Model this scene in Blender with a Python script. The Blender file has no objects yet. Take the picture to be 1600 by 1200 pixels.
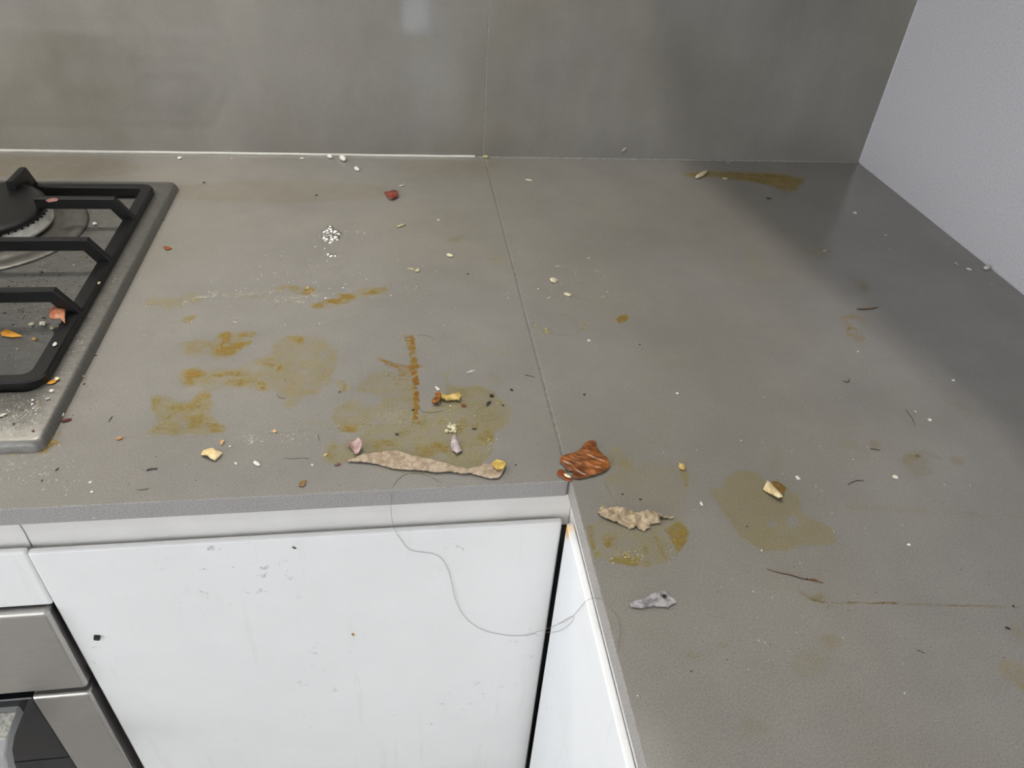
import bpy, bmesh, math, random
import numpy as np
from mathutils import Vector, Matrix
from mathutils.geometry import delaunay_2d_cdt

sc = bpy.context.scene
COL = sc.collection
random.seed(7)
H = 0.9                                     # height of the worktop above the floor

# ------------------------------------------------------------------ camera
CAM_R = np.array([[0.9891991, -0.1310329, 0.0656929], [0.0304445, 0.6220709, 0.7823688], [-0.1433817, -0.7719185, 0.6193412]])
CAM_C = np.array([-0.693331, -1.012669, 0.402375]) + np.array([0, 0, H])
CAM_F = 1163.667
cam_d = bpy.data.cameras.new('camera')
cam_d.sensor_width = 36.0
cam_d.lens = CAM_F / 1600 * 36
cam_d.clip_start = 0.02
cam = bpy.data.objects.new('camera', cam_d)
COL.objects.link(cam)
M = Matrix.Identity(4)
for i in range(3):
    for j in range(3):
        M[j][i] = CAM_R[i][j]
    M[i][3] = CAM_C[i]
cam.matrix_world = M
sc.camera = cam

# ------------------------------------------------------------------ light and exposure
sc.view_settings.view_transform = 'Standard'
sc.view_settings.look = 'None'
sc.view_settings.gamma = 1.0
sc.view_settings.exposure = 0.0
sc.view_settings.use_curve_mapping = False
sc.cycles.use_denoising = True
sc.cycles.max_bounces = 8
sc.cycles.transparent_max_bounces = 16
sc.cycles.caustics_reflective = False
sc.cycles.caustics_refractive = False
sc.cycles.sample_clamp_indirect = 3.0

world = bpy.data.worlds.new('sky')
sc.world = world
world.use_nodes = True
bg = world.node_tree.nodes['Background']
bg.inputs[0].default_value = (0.97, 0.965, 0.975, 1)
bg.inputs[1].default_value = 4.5


def light(name, kind, loc, power, color, size, target=None, size_y=None):
    d = bpy.data.lights.new(name, 'AREA')
    d.shape = kind
    d.size = size
    if size_y:
        d.size_y = size_y
    d.energy = power
    d.color = color
    o = bpy.data.objects.new(name, d)
    COL.objects.link(o)
    o.location = loc
    t = Vector(target) - Vector(loc) if target else Vector((0, 0, -1))
    o.rotation_euler = t.to_track_quat('-Z', 'Y').to_euler()
    return o


LAMP = (-0.864, -0.35, H + 1.49)             # ceiling spot above the corner
light('ceiling_spot_light', 'DISK', LAMP, 10.0, (1.0, 0.96, 0.90), 0.12)
HOOD_Z = H + 0.62
light('hood_light', 'DISK', (-1.12, -0.26, HOOD_Z - 0.004), 1.35, (1.0, 0.93, 0.82), 0.05)
light('hood_light', 'DISK', (-1.40, -0.26, HOOD_Z - 0.004), 1.35, (1.0, 0.93, 0.82), 0.05)
# daylight entering through the two windows
light('window_daylight', 'RECTANGLE', (-3.12, -1.9, H + 0.45), 28.0, (0.86, 0.93, 1.0), 1.5, (0, -1.9, H + 0.25), 1.3)


# ------------------------------------------------------------------ helpers
def on_plane(px, py, axis, value):
    d = CAM_R.T @ np.array([(px - 800) / CAM_F, (600 - py) / CAM_F, -1.0])
    return CAM_C + d * ((value - CAM_C[axis]) / d[axis])


def top(px, py, dz=0.0):
    return on_plane(px, py, 2, H + dz)


def face(px, py, y=-0.63):
    return on_plane(px, py, 1, y)


def project(P):
    q = (P - CAM_C) @ CAM_R.T
    return 800 + CAM_F * q[:, 0] / -q[:, 2], 600 - CAM_F * q[:, 1] / -q[:, 2]


def lin(h):
    c = [int(h[i:i + 2], 16) / 255 for i in (0, 2, 4)]
    return tuple(x / 12.92 if x <= 0.04045 else ((x + 0.055) / 1.055) ** 2.4 for x in c) + (1,)


def tag(o, label=None, cat=None, group=None, kind=None):
    if label: o['label'] = label
    if cat: o['category'] = cat
    if group: o['group'] = group
    if kind: o['kind'] = kind
    return o


def thing(name, loc, label=None, cat=None, group=None, kind=None):
    o = bpy.data.objects.new(name, None)
    o.empty_display_size = 0.05
    COL.objects.link(o)
    o.location = loc
    return tag(o, label, cat, group, kind)


def world_of(o):
    m = Matrix.Translation(o.location)
    return world_of(o.parent) @ o.matrix_parent_inverse @ m if o.parent else m


def link(name, me, mat, parent=None, smooth=False):
    if mat: me.materials.append(mat)
    if smooth:
        me.polygons.foreach_set('use_smooth', [True] * len(me.polygons))
    o = bpy.data.objects.new(name, me)
    COL.objects.link(o)
    if parent:
        o.parent = parent
        o.matrix_parent_inverse = world_of(parent).inverted()
    return o


def obj(name, bm, mat, parent=None, smooth=False):
    me = bpy.data.meshes.new(name)
    bm.normal_update()
    bm.to_mesh(me)
    bm.free()
    return link(name, me, mat, parent, smooth)


def box(x0, x1, y0, y1, z0, z1, bevel=0.0, seg=2, bm=None):
    own = bmesh.new()
    bmesh.ops.create_cube(own, size=1)
    bmesh.ops.scale(own, vec=(x1 - x0, y1 - y0, z1 - z0), verts=own.verts)
    bmesh.ops.translate(own, vec=((x0 + x1) / 2, (y0 + y1) / 2, (z0 + z1) / 2), verts=own.verts)
    if bevel:
        bmesh.ops.bevel(own, geom=own.edges[:], offset=bevel, segments=seg, profile=0.5, affect='EDGES')
    if bm is None:
        return own
    me = bpy.data.meshes.new('t')
    own.to_mesh(me); own.free()
    bm.from_mesh(me); bpy.data.meshes.remove(me)
    return bm


def zbox(x0, x1, y0, y1, z0, z1, bevel=0.0, seg=2, bm=None):
    return box(x0, x1, y0, y1, H + z0, H + z1, bevel, seg, bm)


def lathe(profile, cx, cy, n=64, bm=None, cap=True):
    bm = bm or bmesh.new()
    rings = []
    for r, z in profile:
        rings.append([bm.verts.new((cx + r * math.cos(2 * math.pi * k / n), cy + r * math.sin(2 * math.pi * k / n), z)) for k in range(n)])
    for a, b in zip(rings, rings[1:]):
        for k in range(n):
            bm.faces.new((a[k], a[(k + 1) % n], b[(k + 1) % n], b[k]))
    if cap and profile[0][0] > 0: bm.faces.new(rings[0][::-1])
    if profile[-1][0] > 0: bm.faces.new(rings[-1])
    return bm


def sweep(pts, wdir, w, h, bm, bevel=0.0):
    """flat bar along pts: width w along wdir, depth h across, mitred at the bends"""
    pts = [Vector(p) for p in pts]
    wd = Vector(wdir).normalized()
    rings = []
    for i, p in enumerate(pts):
        t0 = (p - pts[i - 1]).normalized() if i else (pts[1] - p).normalized()
        t1 = (pts[i + 1] - p).normalized() if i < len(pts) - 1 else t0
        t = (t0 + t1).normalized()
        n = t.cross(wd).normalized()
        s = 1 / max(0.4, t.dot(t1))
        c = bevel
        prof = [(-w / 2 + c, -h / 2), (w / 2 - c, -h / 2), (w / 2, -h / 2 + c), (w / 2, h / 2 - c), (w / 2 - c, h / 2), (-w / 2 + c, h / 2), (-w / 2, h / 2 - c), (-w / 2, -h / 2 + c)]
        rings.append([bm.verts.new(p + wd * a + n * b * s) for a, b in prof])
    for a, b in zip(rings, rings[1:]):
        for k in range(8):
            bm.faces.new((a[k], a[(k + 1) % 8], b[(k + 1) % 8], b[k]))
    bm.faces.new(rings[0][::-1]); bm.faces.new(rings[-1])
    bmesh.ops.recalc_face_normals(bm, faces=bm.faces)
    return bm


def tube(pts, r, bm=None, n=6, taper=True):
    bm = bm or bmesh.new()
    pts = [Vector(p) for p in pts]
    rings = []
    for i, p in enumerate(pts):
        t = (pts[min(i + 1, len(pts) - 1)] - pts[max(i - 1, 0)]).normalized()
        a = t.cross(Vector((0.13, 0.21, 0.97)))
        a = a.normalized() if a.length > 1e-5 else Vector((1, 0, 0))
        b = t.cross(a)
        rr = r * (1 if not taper else 0.45 + 0.55 * math.sin(math.pi * (i + 0.6) / (len(pts) + 0.2)))
        rings.append([bm.verts.new(p + (a * math.cos(k * 2 * math.pi / n) + b * math.sin(k * 2 * math.pi / n)) * rr) for k in range(n)])
    for a, b in zip(rings, rings[1:]):
        for k in range(n):
            bm.faces.new((a[k], a[(k + 1) % n], b[(k + 1) % n], b[k]))
    bm.faces.new(rings[0][::-1]); bm.faces.new(rings[-1])
    return bm


def smooth_path(pts, sub=6):
    """Catmull-Rom through 3-D points"""
    P = [Vector(p) for p in pts]
    P = [P[0]] + P + [P[-1]]
    out = []
    for i in range(1, len(P) - 2):
        for k in range(sub):
            t = k / sub
            a, b, c, d = P[i - 1], P[i], P[i + 1], P[i + 2]
            out.append(0.5 * ((2 * b) + (c - a) * t + (2 * a - 5 * b + 4 * c - d) * t * t + (3 * b - a - 3 * c + d) * t ** 3))
    out.append(P[-2])
    return out


# value noise, vectorised
def _hash(ix, iy, s):
    n = (ix * 374761393 + iy * 668265263 + s * 974711) & 0x7fffffff
    n = ((n ^ (n >> 13)) * 1274126177) & 0x7fffffff
    return ((n ^ (n >> 16)) & 0xffff) / 65535.0


def vnoise(x, y, s=0):
    ix, iy = np.floor(x).astype(np.int64), np.floor(y).astype(np.int64)
    fx, fy = x - ix, y - iy
    fx, fy = fx * fx * (3 - 2 * fx), fy * fy * (3 - 2 * fy)
    a, b = _hash(ix, iy, s), _hash(ix + 1, iy, s)
    c, d = _hash(ix, iy + 1, s), _hash(ix + 1, iy + 1, s)
    return (a * (1 - fx) + b * fx) * (1 - fy) + (c * (1 - fx) + d * fx) * fy


def fbm(x, y, s=0, o=4):
    v, a, t = 0, 0.5, 0
    for k in range(o):
        v = v + a * vnoise(x * 2 ** k, y * 2 ** k, s + k * 17); t += a; a *= 0.5
    return v / t


# ------------------------------------------------------------------ materials
def new_mat(name):
    m = bpy.data.materials.new(name)
    m.use_nodes = True
    nt = m.node_tree
    nt.nodes.clear()
    out = nt.nodes.new('ShaderNodeOutputMaterial')
    b = nt.nodes.new('ShaderNodeBsdfPrincipled')
    nt.links.new(b.outputs[0], out.inputs[0])
    return m, nt, b, out


def node(nt, t, **kw):
    n = nt.nodes.new(t)
    for k, v in kw.items():
        setattr(n, k, v)
    return n


def noise_node(nt, scale, detail=3, rough=0.5, vec=None):
    n = node(nt, 'ShaderNodeTexNoise')
    n.inputs['Scale'].default_value = scale
    n.inputs['Detail'].default_value = detail
    n.inputs['Roughness'].default_value = rough
    if vec is not None: nt.links.new(vec, n.inputs['Vector'])
    return n


def ramp(nt, src, stops):
    r = node(nt, 'ShaderNodeValToRGB')
    r.color_ramp.interpolation = 'EASE'
    e = r.color_ramp.elements
    while len(e) < len(stops): e.new(0.5)
    for k, (p, c) in enumerate(stops):
        e[k].position = p
        e[k].color = c if len(c) == 4 else tuple(c) + (1,)
    nt.links.new(src, r.inputs[0])
    return r.outputs[0]


def mixc(nt, fac, a, b, mode='MIX'):
    m = node(nt, 'ShaderNodeMix', data_type='RGBA', blend_type=mode)
    for i, v in ((0, fac), (6, a), (7, b)):
        if isinstance(v, (int, float)): m.inputs[i].default_value = v
        elif isinstance(v, tuple): m.inputs[i].default_value = v
        else: nt.links.new(v, m.inputs[i])
    return m.outputs[2]


def g(v):
    return (v, v, v, 1)


def mat(name, col, rough=0.5, metal=0.0, vary=0.12, scale=300, bump=0.0, bscale=400, spec=0.5, col2=None, stretch=None, trans=0.0, cscale=None):
    """plain surface with a little procedural grain"""
    m, nt, b, out = new_mat(name)
    col = lin(col) if isinstance(col, str) else col
    tc = node(nt, 'ShaderNodeTexCoord')
    vec = tc.outputs['Object']
    if stretch:
        mp = node(nt, 'ShaderNodeMapping'); mp.inputs['Scale'].default_value = stretch
        nt.links.new(vec, mp.inputs['Vector']); vec = mp.outputs[0]
    n = noise_node(nt, scale, 4, 0.6, vec)
    c2 = (lin(col2) if isinstance(col2, str) else col2) if col2 else tuple(max(0, x * (1 - 2 * vary)) for x in col[:3]) + (1,)
    c1 = col if col2 else tuple(min(1, x * (1 + vary)) for x in col[:3]) + (1,)
    c = ramp(nt, n.outputs[0], [(0.36, c2), (0.64, c1)])
    nt.links.new(c, b.inputs['Base Color'])
    b.inputs['Roughness'].default_value = rough
    b.inputs['Metallic'].default_value = metal
    b.inputs['Specular IOR Level'].default_value = spec
    if bump:
        nb = noise_node(nt, bscale, 3, 0.6, vec)
        bp = node(nt, 'ShaderNodeBump'); bp.inputs['Strength'].default_value = bump; bp.inputs['Distance'].default_value = 0.001
        nt.links.new(nb.outputs[0], bp.inputs['Height']); nt.links.new(bp.outputs[0], b.inputs['Normal'])
    if trans:
        tr = node(nt, 'ShaderNodeBsdfTransparent')
        tr.inputs[0].default_value = tuple(0.6 + 0.4 * x for x in col[:3]) + (1,)
        mx = node(nt, 'ShaderNodeMixShader'); mx.inputs[0].default_value = trans
        nt.links.new(b.outputs[0], mx.inputs[1]); nt.links.new(tr.outputs[0], mx.inputs[2]); nt.links.new(mx.outputs[0], out.inputs[0])
    return m


def stone_mat(name, base, olive, amount, rough=0.17, streaks=0.5):
    base = tuple(x * 1.10 for x in base[:3]) + (1,)
    m, nt, b, out = new_mat(name)
    tc = node(nt, 'ShaderNodeTexCoord'); vec = tc.outputs['Object']
    fine = noise_node(nt, 900, 2, 0.6, vec)
    spk = node(nt, 'ShaderNodeTexVoronoi'); spk.inputs['Scale'].default_value = 520
    nt.links.new(vec, spk.inputs['Vector'])
    c = ramp(nt, fine.outputs[0], [(0.3, tuple(x * 0.80 for x in base[:3])), (0.5, base), (0.72, tuple(x * 1.16 for x in base[:3]))])
    d = ramp(nt, spk.outputs['Distance'], [(0.10, g(0.72)), (0.26, g(1.0))])
    c = mixc(nt, 0.5, c, d, 'MULTIPLY')
    big = noise_node(nt, 3.2, 4, 0.6, vec)                    # grease film wiped about
    f = ramp(nt, big.outputs[0], [(0.40, g(0)), (0.66, g(amount))])
    c = mixc(nt, f, c, olive, 'MULTIPLY')
    streak = node(nt, 'ShaderNodeMapping'); streak.inputs['Scale'].default_value = (14, 14, 3)
    nt.links.new(vec, streak.inputs['Vector'])
    s = noise_node(nt, 1.0, 4, 0.65, streak.outputs[0])
    wip = noise_node(nt, 7.5, 5, 0.62, vec)                    # cloudy wiped-on soil
    c = mixc(nt, streaks, c, ramp(nt, wip.outputs[0], [(0.28, (0.76, 0.76, 0.76)), (0.70, g(1.0))]), 'MULTIPLY')
    c = mixc(nt, streaks * 0.8, c, ramp(nt, s.outputs[0], [(0.25, g(0.83)), (0.75, g(1.0))]), 'MULTIPLY')
    nt.links.new(c, b.inputs['Base Color'])
    b.inputs['Roughness'].default_value = rough
    b.inputs['Specular IOR Level'].default_value = 0.5
    if rough > 0.1:
        bp = node(nt, 'ShaderNodeBump'); bp.inputs['Strength'].default_value = 0.02; bp.inputs['Distance'].default_value = 0.0006
        nt.links.new(fine.outputs[0], bp.inputs['Height']); nt.links.new(bp.outputs[0], b.inputs['Normal'])
    return m


def film_mat(name, tints, body, rough=0.3, opac=0.40, thin=0.42):
    """thin dried film: tints what lies under it, thicker where 'dens' is high, redder where 'hue' is high"""
    m, nt, b, out = new_mat(name)
    ad = node(nt, 'ShaderNodeAttribute', attribute_name='dens')
    ah = node(nt, 'ShaderNodeAttribute', attribute_name='hue')
    tc = node(nt, 'ShaderNodeTexCoord')
    n = noise_node(nt, 420, 3, 0.6, tc.outputs['Object'])
    nn0 = ramp(nt, n.outputs[0], [(0.3, g(0.62)), (0.7, g(1.0))])
    nm = node(nt, 'ShaderNodeMath', operation='MULTIPLY'); nm.inputs[1].default_value = 1.2; nt.links.new(nn0, nm.inputs[0]); nn = nm.outputs[0]
    dm = node(nt, 'ShaderNodeMath', operation='MULTIPLY', use_clamp=True)
    nt.links.new(ad.outputs['Fac'], dm.inputs[0]); nt.links.new(nn, dm.inputs[1])
    d = dm.outputs[0]
    hcol = ramp(nt, ah.outputs['Fac'], [(0.0, tints[0]), (0.5, tints[1]), (1.0, tints[2])])
    ti = node(nt, 'ShaderNodeMath', operation='MULTIPLY', use_clamp=True); ti.inputs[1].default_value = 1.5; nt.links.new(d, ti.inputs[0])
    tcol = mixc(nt, ti.outputs[0], (1, 1, 1, 1), hcol)
    tr = node(nt, 'ShaderNodeBsdfTransparent'); nt.links.new(tcol, tr.inputs[0])
    bcol = ramp(nt, ah.outputs['Fac'], [(0.0, lin(body[0])), (0.5, lin(body[1])), (1.0, lin(body[2]))])
    nt.links.new(bcol, b.inputs['Base Color'])
    b.inputs['Roughness'].default_value = rough
    p = node(nt, 'ShaderNodeMath', operation='SUBTRACT', use_clamp=True); p.inputs[1].default_value = thin   # only thick film is opaque
    f = node(nt, 'ShaderNodeMath', operation='MULTIPLY', use_clamp=True); f.inputs[1].default_value = opac * 2.4
    nt.links.new(d, p.inputs[0]); nt.links.new(p.outputs[0], f.inputs[0])
    mx = node(nt, 'ShaderNodeMixShader')
    nt.links.new(f.outputs[0], mx.inputs[0]); nt.links.new(tr.outputs[0], mx.inputs[1]); nt.links.new(b.outputs[0], mx.inputs[2])
    nt.links.new(mx.outputs[0], out.inputs[0])
    return m


STONE = (0.240, 0.229, 0.209, 1)
M_top = stone_mat('stone_worktop', STONE, (0.96, 0.94, 0.85, 1), 0.6)
M_splash = stone_mat('stone_splashback', STONE, (0.93, 0.91, 0.82, 1), 0.8, 0.06, 0.65)
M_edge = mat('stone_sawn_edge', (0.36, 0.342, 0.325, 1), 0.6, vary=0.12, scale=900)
M_joint = mat('joint_filler', (0.20, 0.195, 0.18, 1), 0.5)
M_joint2 = mat('splashback_joint', (0.27, 0.26, 0.24, 1), 0.4)
M_seal = mat('silicone_sealant', 'c9c8c2', 0.22, vary=0.03, scale=60)
M_wallp = mat('grey_wall_panel', (0.59, 0.585, 0.62, 1), 0.45, vary=0.05, scale=420, bump=0.03, bscale=500)
M_wall = mat('wall_paint', (0.62, 0.61, 0.58, 1), 0.9, vary=0.03, scale=40)
M_floor = mat('floor_tile', (0.30, 0.28, 0.26, 1), 0.4, vary=0.06, scale=20)
M_ceil = mat('ceiling_paint', (0.75, 0.74, 0.72, 1), 0.95, vary=0.02, scale=30)
M_steel = mat('brushed_steel', (0.60, 0.58, 0.55, 1), 0.40, 1.0, vary=0.03, scale=60, stretch=(1, 30, 30), bump=0.02, bscale=90)
M_hob = mat('hob_steel', (0.235, 0.230, 0.215, 1), 0.46, 0.9, vary=0.07, scale=120, stretch=(1, 3, 3), bump=0.05, bscale=200)
M_iron = mat('cast_iron', '060607', 0.36, vary=0.25, scale=500, bump=0.15, bscale=900)
M_cap = mat('enamel_cap', '0d0d0e', 0.42, vary=0.2, scale=300)
M_ring = mat('burner_alloy', (0.93, 0.91, 0.83, 1), 0.42, 0.35, vary=0.06, scale=150, bump=0.1)
M_black = mat('black_void', '0a0a0b', 0.7, vary=0.05)
M_plast = mat('black_plastic', '141416', 0.4, vary=0.1)


def lacquer_mat(name, base, yellow_at=None):
    m, nt, b, out = new_mat(name)
    tc = node(nt, 'ShaderNodeTexCoord'); vec = tc.outputs['Object']
    n = noise_node(nt, 9, 5, 0.7, vec)
    c = ramp(nt, n.outputs[0], [(0.35, tuple(x * 0.97 for x in base[:3])), (0.65, base)])
    mp = node(nt, 'ShaderNodeMapping'); mp.inputs['Scale'].default_value = (60, 60, 5)   # dried drips running down
    nt.links.new(vec, mp.inputs['Vector'])
    dr = noise_node(nt, 1, 3, 0.6, mp.outputs[0])
    c = mixc(nt, 1.0, c, ramp(nt, dr.outputs[0], [(0.60, g(1.0)), (0.68, (0.965, 0.96, 0.945)), (0.72, g(1.0))]), 'MULTIPLY')
    sc_ = noise_node(nt, 70, 6, 0.8, vec)                                                   # grey scuffs
    pm = noise_node(nt, 11, 2, 0.5, vec)
    f = ramp(nt, sc_.outputs[0], [(0.600, g(0)), (0.635, g(0.9)), (0.67, g(0))])
    f2 = ramp(nt, pm.outputs[0], [(0.56, g(0)), (0.66, g(0.6))])
    ds = node(nt, 'ShaderNodeVectorMath', operation='DISTANCE'); nt.links.new(vec, ds.inputs[0]); ds.inputs[1].default_value = (-0.825, -0.63, H - 0.088)
    f3 = ramp(nt, ds.outputs['Value'], [(0.012, g(0.9)), (0.075, g(0))])
    f2 = mixc(nt, 1.0, f2, f3, 'ADD')
    f = mixc(nt, 1.0, f, f2, 'MULTIPLY')
    c = mixc(nt, f, c, (0.28, 0.28, 0.27, 1))
    if yellow_at:
        sep = node(nt, 'ShaderNodeVectorMath', operation='DISTANCE'); nt.links.new(vec, sep.inputs[0]); sep.inputs[1].default_value = yellow_at
        fy = ramp(nt, sep.outputs['Value'], [(0.003, g(1)), (0.009, g(0.0))])
        c = mixc(nt, fy, c, (0.80, 0.46, 0.09, 1))
    nt.links.new(c, b.inputs['Base Color'])
    b.inputs['Roughness'].default_value = 0.22
    return m


M_door = lacquer_mat('white_lacquer', (0.85, 0.845, 0.835, 1))
M_skylit = lacquer_mat('white_lacquer_skylit', (0.87, 0.885, 0.90, 1), (-0.5704, -0.640, H - 0.047))  # door lacquer with bluish sky light put into its colour, one corner yellowed
M_rail = mat('rail_profile', (0.74, 0.72, 0.69, 1), 0.35, vary=0.02, scale=20)
M_carc = mat('carcass_board', (0.55, 0.54, 0.52, 1), 0.6, vary=0.03)
m_, nt_, b_, o_ = new_mat('oven_glass'); b_.inputs['Base Color'].default_value = (0.012, 0.012, 0.014, 1); b_.inputs['Roughness'].default_value = 0.06
M_oglass = m_
m_, nt_, b_, o_ = new_mat('lamp_diffuser')
em = node(nt_, 'ShaderNodeEmission'); em.inputs[0].default_value = (1, 0.95, 0.88, 1); em.inputs[1].default_value = 4.0
nt_.links.new(em.outputs[0], o_.inputs[0])
M_lamp = m_
m_, nt_, b_, o_ = new_mat('window_glass')
tr_ = node(nt_, 'ShaderNodeBsdfTransparent'); gl_ = node(nt_, 'ShaderNodeBsdfGlossy'); gl_.inputs['Roughness'].default_value = 0.02
mx_ = node(nt_, 'ShaderNodeMixShader'); mx_.inputs[0].default_value = 0.06
nt_.links.new(tr_.outputs[0], mx_.inputs[1]); nt_.links.new(gl_.outputs[0], mx_.inputs[2]); nt_.links.new(mx_.outputs[0], o_.inputs[0])
M_glass = m_
m_, nt_, b_, o_ = new_mat('tinted_glass')
tr_ = node(nt_, 'ShaderNodeBsdfTransparent'); tr_.inputs[0].default_value = (0.74, 0.80, 0.86, 1); gl_ = node(nt_, 'ShaderNodeBsdfGlossy'); gl_.inputs['Roughness'].default_value = 0.02
mx_ = node(nt_, 'ShaderNodeMixShader'); mx_.inputs[0].default_value = 0.06
nt_.links.new(tr_.outputs[0], mx_.inputs[1]); nt_.links.new(gl_.outputs[0], mx_.inputs[2]); nt_.links.new(mx_.outputs[0], o_.inputs[0])
M_glass2 = m_
M_frame = mat('window_frame_paint', (0.7, 0.7, 0.7, 1), 0.4, vary=0.02)

# ------------------------------------------------------------------ the room
RX0, RY0, CEIL = -3.2, -3.1, H + 1.55
SEAM = -0.5741


def struct(name, bm, m, parent=None):
    o = obj(name, bm, m, parent)
    if parent is None: o['kind'] = 'structure'
    return o


wb = struct('wall_back', box(RX0, 0.0, 0.02, 0.16, 0, CEIL), M_wall)
struct('splashback_panel', zbox(RX0, SEAM - 0.0006, 0.0, 0.02, -0.02, 0.62, 0.0004, 1), M_splash, wb)
struct('splashback_panel', zbox(SEAM + 0.0006, 0.0, 0.0, 0.02, -0.02, 0.62, 0.0004, 1), M_splash, wb)
struct('panel_joint', zbox(SEAM - 0.0007, SEAM + 0.0007, 0.0002, 0.018, 0.0, 0.62), M_joint2, wb)
struct('wall_right', box(0.0, 0.14, RY0, 0.16, 0, CEIL), M_wallp)
struct('floor', box(RX0 - 0.14, 0.14, RY0 - 0.14, 0.16, -0.1, 0.0), M_floor)
struct('ceiling', box(RX0 - 0.14, 0.14, RY0 - 0.14, 0.16, CEIL, CEIL + 0.1), M_ceil)


def wall_with_hole(axis, pos0, pos1, a0, a1, h0, h1, w0, w1):
    """a wall slab with one opening; axis 0 = wall in the y-z plane, 1 = in the x-z plane"""
    bm = bmesh.new()
    for (p, q, r, s) in ((a0, h0, 0, CEIL), (h1, a1, 0, CEIL), (h0, h1, 0, w0), (h0, h1, w1, CEIL)):
        if axis == 0: box(pos0, pos1, p, q, r, s, bm=bm)
        else: box(p, q, pos0, pos1, r, s, bm=bm)
    return bm


struct('wall_left', wall_with_hole(0, RX0 - 0.14, RX0, RY0, 0.16, -2.7, -1.1, H - 0.2, H + 1.2), M_wall)
wf = bmesh.new()
for (p, q, r, t) in ((RX0 - 0.14, -2.7, 0, CEIL), (-2.7, -1.5, 0, H + 0.45), (-2.7, -1.5, H + 1.47, CEIL), (-1.5, -0.675, 0, CEIL), (-0.675, -0.355, 0, 0.27), (-0.675, -0.355, 2.1, CEIL), (-0.355, 0.14, 0, CEIL)):
    box(p, q, RY0 - 0.14, RY0, r, t, bm=wf)
struct('wall_front', wf, M_wall)


def window(name, axis, pos, h0, h1, w0, w1, glass=None):
    root = thing(name, (pos, (h0 + h1) / 2, w0) if axis == 0 else ((h0 + h1) / 2, pos, w0), kind='structure')
    bm = bmesh.new()
    t = 0.03
    for (p, q, r, s) in ((h0, h1, w0, w0 + t), (h0, h1, w1 - t, w1), (h0, h0 + t, w0 + t, w1 - t), (h1 - t, h1, w0 + t, w1 - t)):
        if axis == 0: box(pos - 0.03, pos + 0.03, p, q, r, s, bm=bm)
        else: box(p, q, pos - 0.03, pos + 0.03, r, s, bm=bm)
    obj('frame', bm, M_frame, root)
    a = (h0 + t, h1 - t, w0 + t, w1 - t)
    obj('pane', box(pos - 0.003, pos + 0.003, *a) if axis == 0 else box(a[0], a[1], pos - 0.003, pos + 0.003, a[2], a[3]), glass or M_glass, root)


window('window_1', 0, RX0 - 0.08, -2.7, -1.1, H - 0.2, H + 1.2)
window('window_2', 1, RY0 - 0.08, -0.675, -0.355, 0.27, 2.1, M_glass2)
window('added_light_window', 1, RY0 - 0.08, -2.7, -1.5, H + 0.45, H + 1.47)  # added unseen opening, lets extra sky light onto the cabinet fronts

# silicone beads where the worktop meets the walls
bm = bmesh.new()
xs = np.linspace(-1.75, -0.585, 100)
tube([(x, -0.0008, H + 0.0008 + 0.0006 * vnoise(np.array([x * 30]), np.array([0.5]))[0]) for x in xs], 0.0019, bm, 8, False)
struct('trim_1', bm, M_seal)
struct('trim_4', tube([(x, -0.0004, H + 0.0003) for x in np.linspace(-0.584, -0.003, 40)], 0.0012, None, 8, False), M_joint2)
struct('trim_2', tube([(-0.0004, y, H + 0.0002) for y in np.linspace(-0.004, -1.79, 40)], 0.0009, None, 8, False), M_wallp)
struct('trim_3', tube([(-0.0006, -0.0006, H + z) for z in np.linspace(0.002, 0.6, 20)], 0.0010, None, 8, False), M_wallp)

# ------------------------------------------------------------------ worktop
WX, WD, WT = -0.5704, -0.63, -0.0166
wt = thing('worktop', (-0.5, -0.3, H + WT), 'grey speckled stone worktop turning the corner, stained and covered in crumbs', 'worktop')
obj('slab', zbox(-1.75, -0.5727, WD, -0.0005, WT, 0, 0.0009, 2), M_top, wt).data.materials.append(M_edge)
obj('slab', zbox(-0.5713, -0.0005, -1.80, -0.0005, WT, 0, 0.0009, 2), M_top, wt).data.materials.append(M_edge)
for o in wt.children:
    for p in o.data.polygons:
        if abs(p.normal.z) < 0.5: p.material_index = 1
obj('joint', zbox(-0.5732, -0.5708, WD + 0.0006, -0.0005, WT + 0.001, -0.0005), M_joint, wt)

# ------------------------------------------------------------------ base units
FY = -0.63                                                     # door front plane
cab = thing('base_cabinet', (-0.77, -0.33, 0), 'white corner base cabinet with a wide flat door beside the oven', 'cabinet')
obj('carcass', box(-0.962, -0.60, -0.600, -0.02, 0.10, H - 0.020), M_carc, cab)
dr = bmesh.new()
box(-0.9652, -0.5722, FY, FY + 0.0056, 0.12, H - 0.0470, 0.0016, 2, dr)
for v in dr.verts:                                             # the door hangs a little out of true
    v.co.x += (H - 0.047 - v.co.z) * (0.011 if v.co.x < -0.7 else 0.008)
obj('door', dr, M_door, cab, False)
obj('plinth', box(-0.962, -0.60, -0.57, -0.55, 0.0, 0.10), M_carc, cab)


def rail_bm(x0, x1):
    """hollow grip channel under the worktop: curved strip"""
    bm = bmesh.new()
    prof = [(-0.6232, WT), (-0.6218, -0.024), (-0.6208, -0.034), (-0.6208, -0.046), (-0.6212, -0.058), (-0.6212, -0.080)]
    prev = None
    for y, z in prof:
        cur = [bm.verts.new((x0, y, H + z)), bm.verts.new((x1, y, H + z)), bm.verts.new((x1, y + 0.004, H + z)), bm.verts.new((x0, y + 0.004, H + z))]
        if prev:
            for k in range(4): bm.faces.new((prev[k], prev[(k + 1) % 4], cur[(k + 1) % 4], cur[k]))
        else: bm.faces.new(cur)
        prev = cur
    bm.faces.new(prev[::-1])
    bmesh.ops.recalc_face_normals(bm, faces=bm.faces)
    return bm


obj('grip_rail', rail_bm(-0.9650, WX + 0.0054), M_rail, cab)

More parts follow.
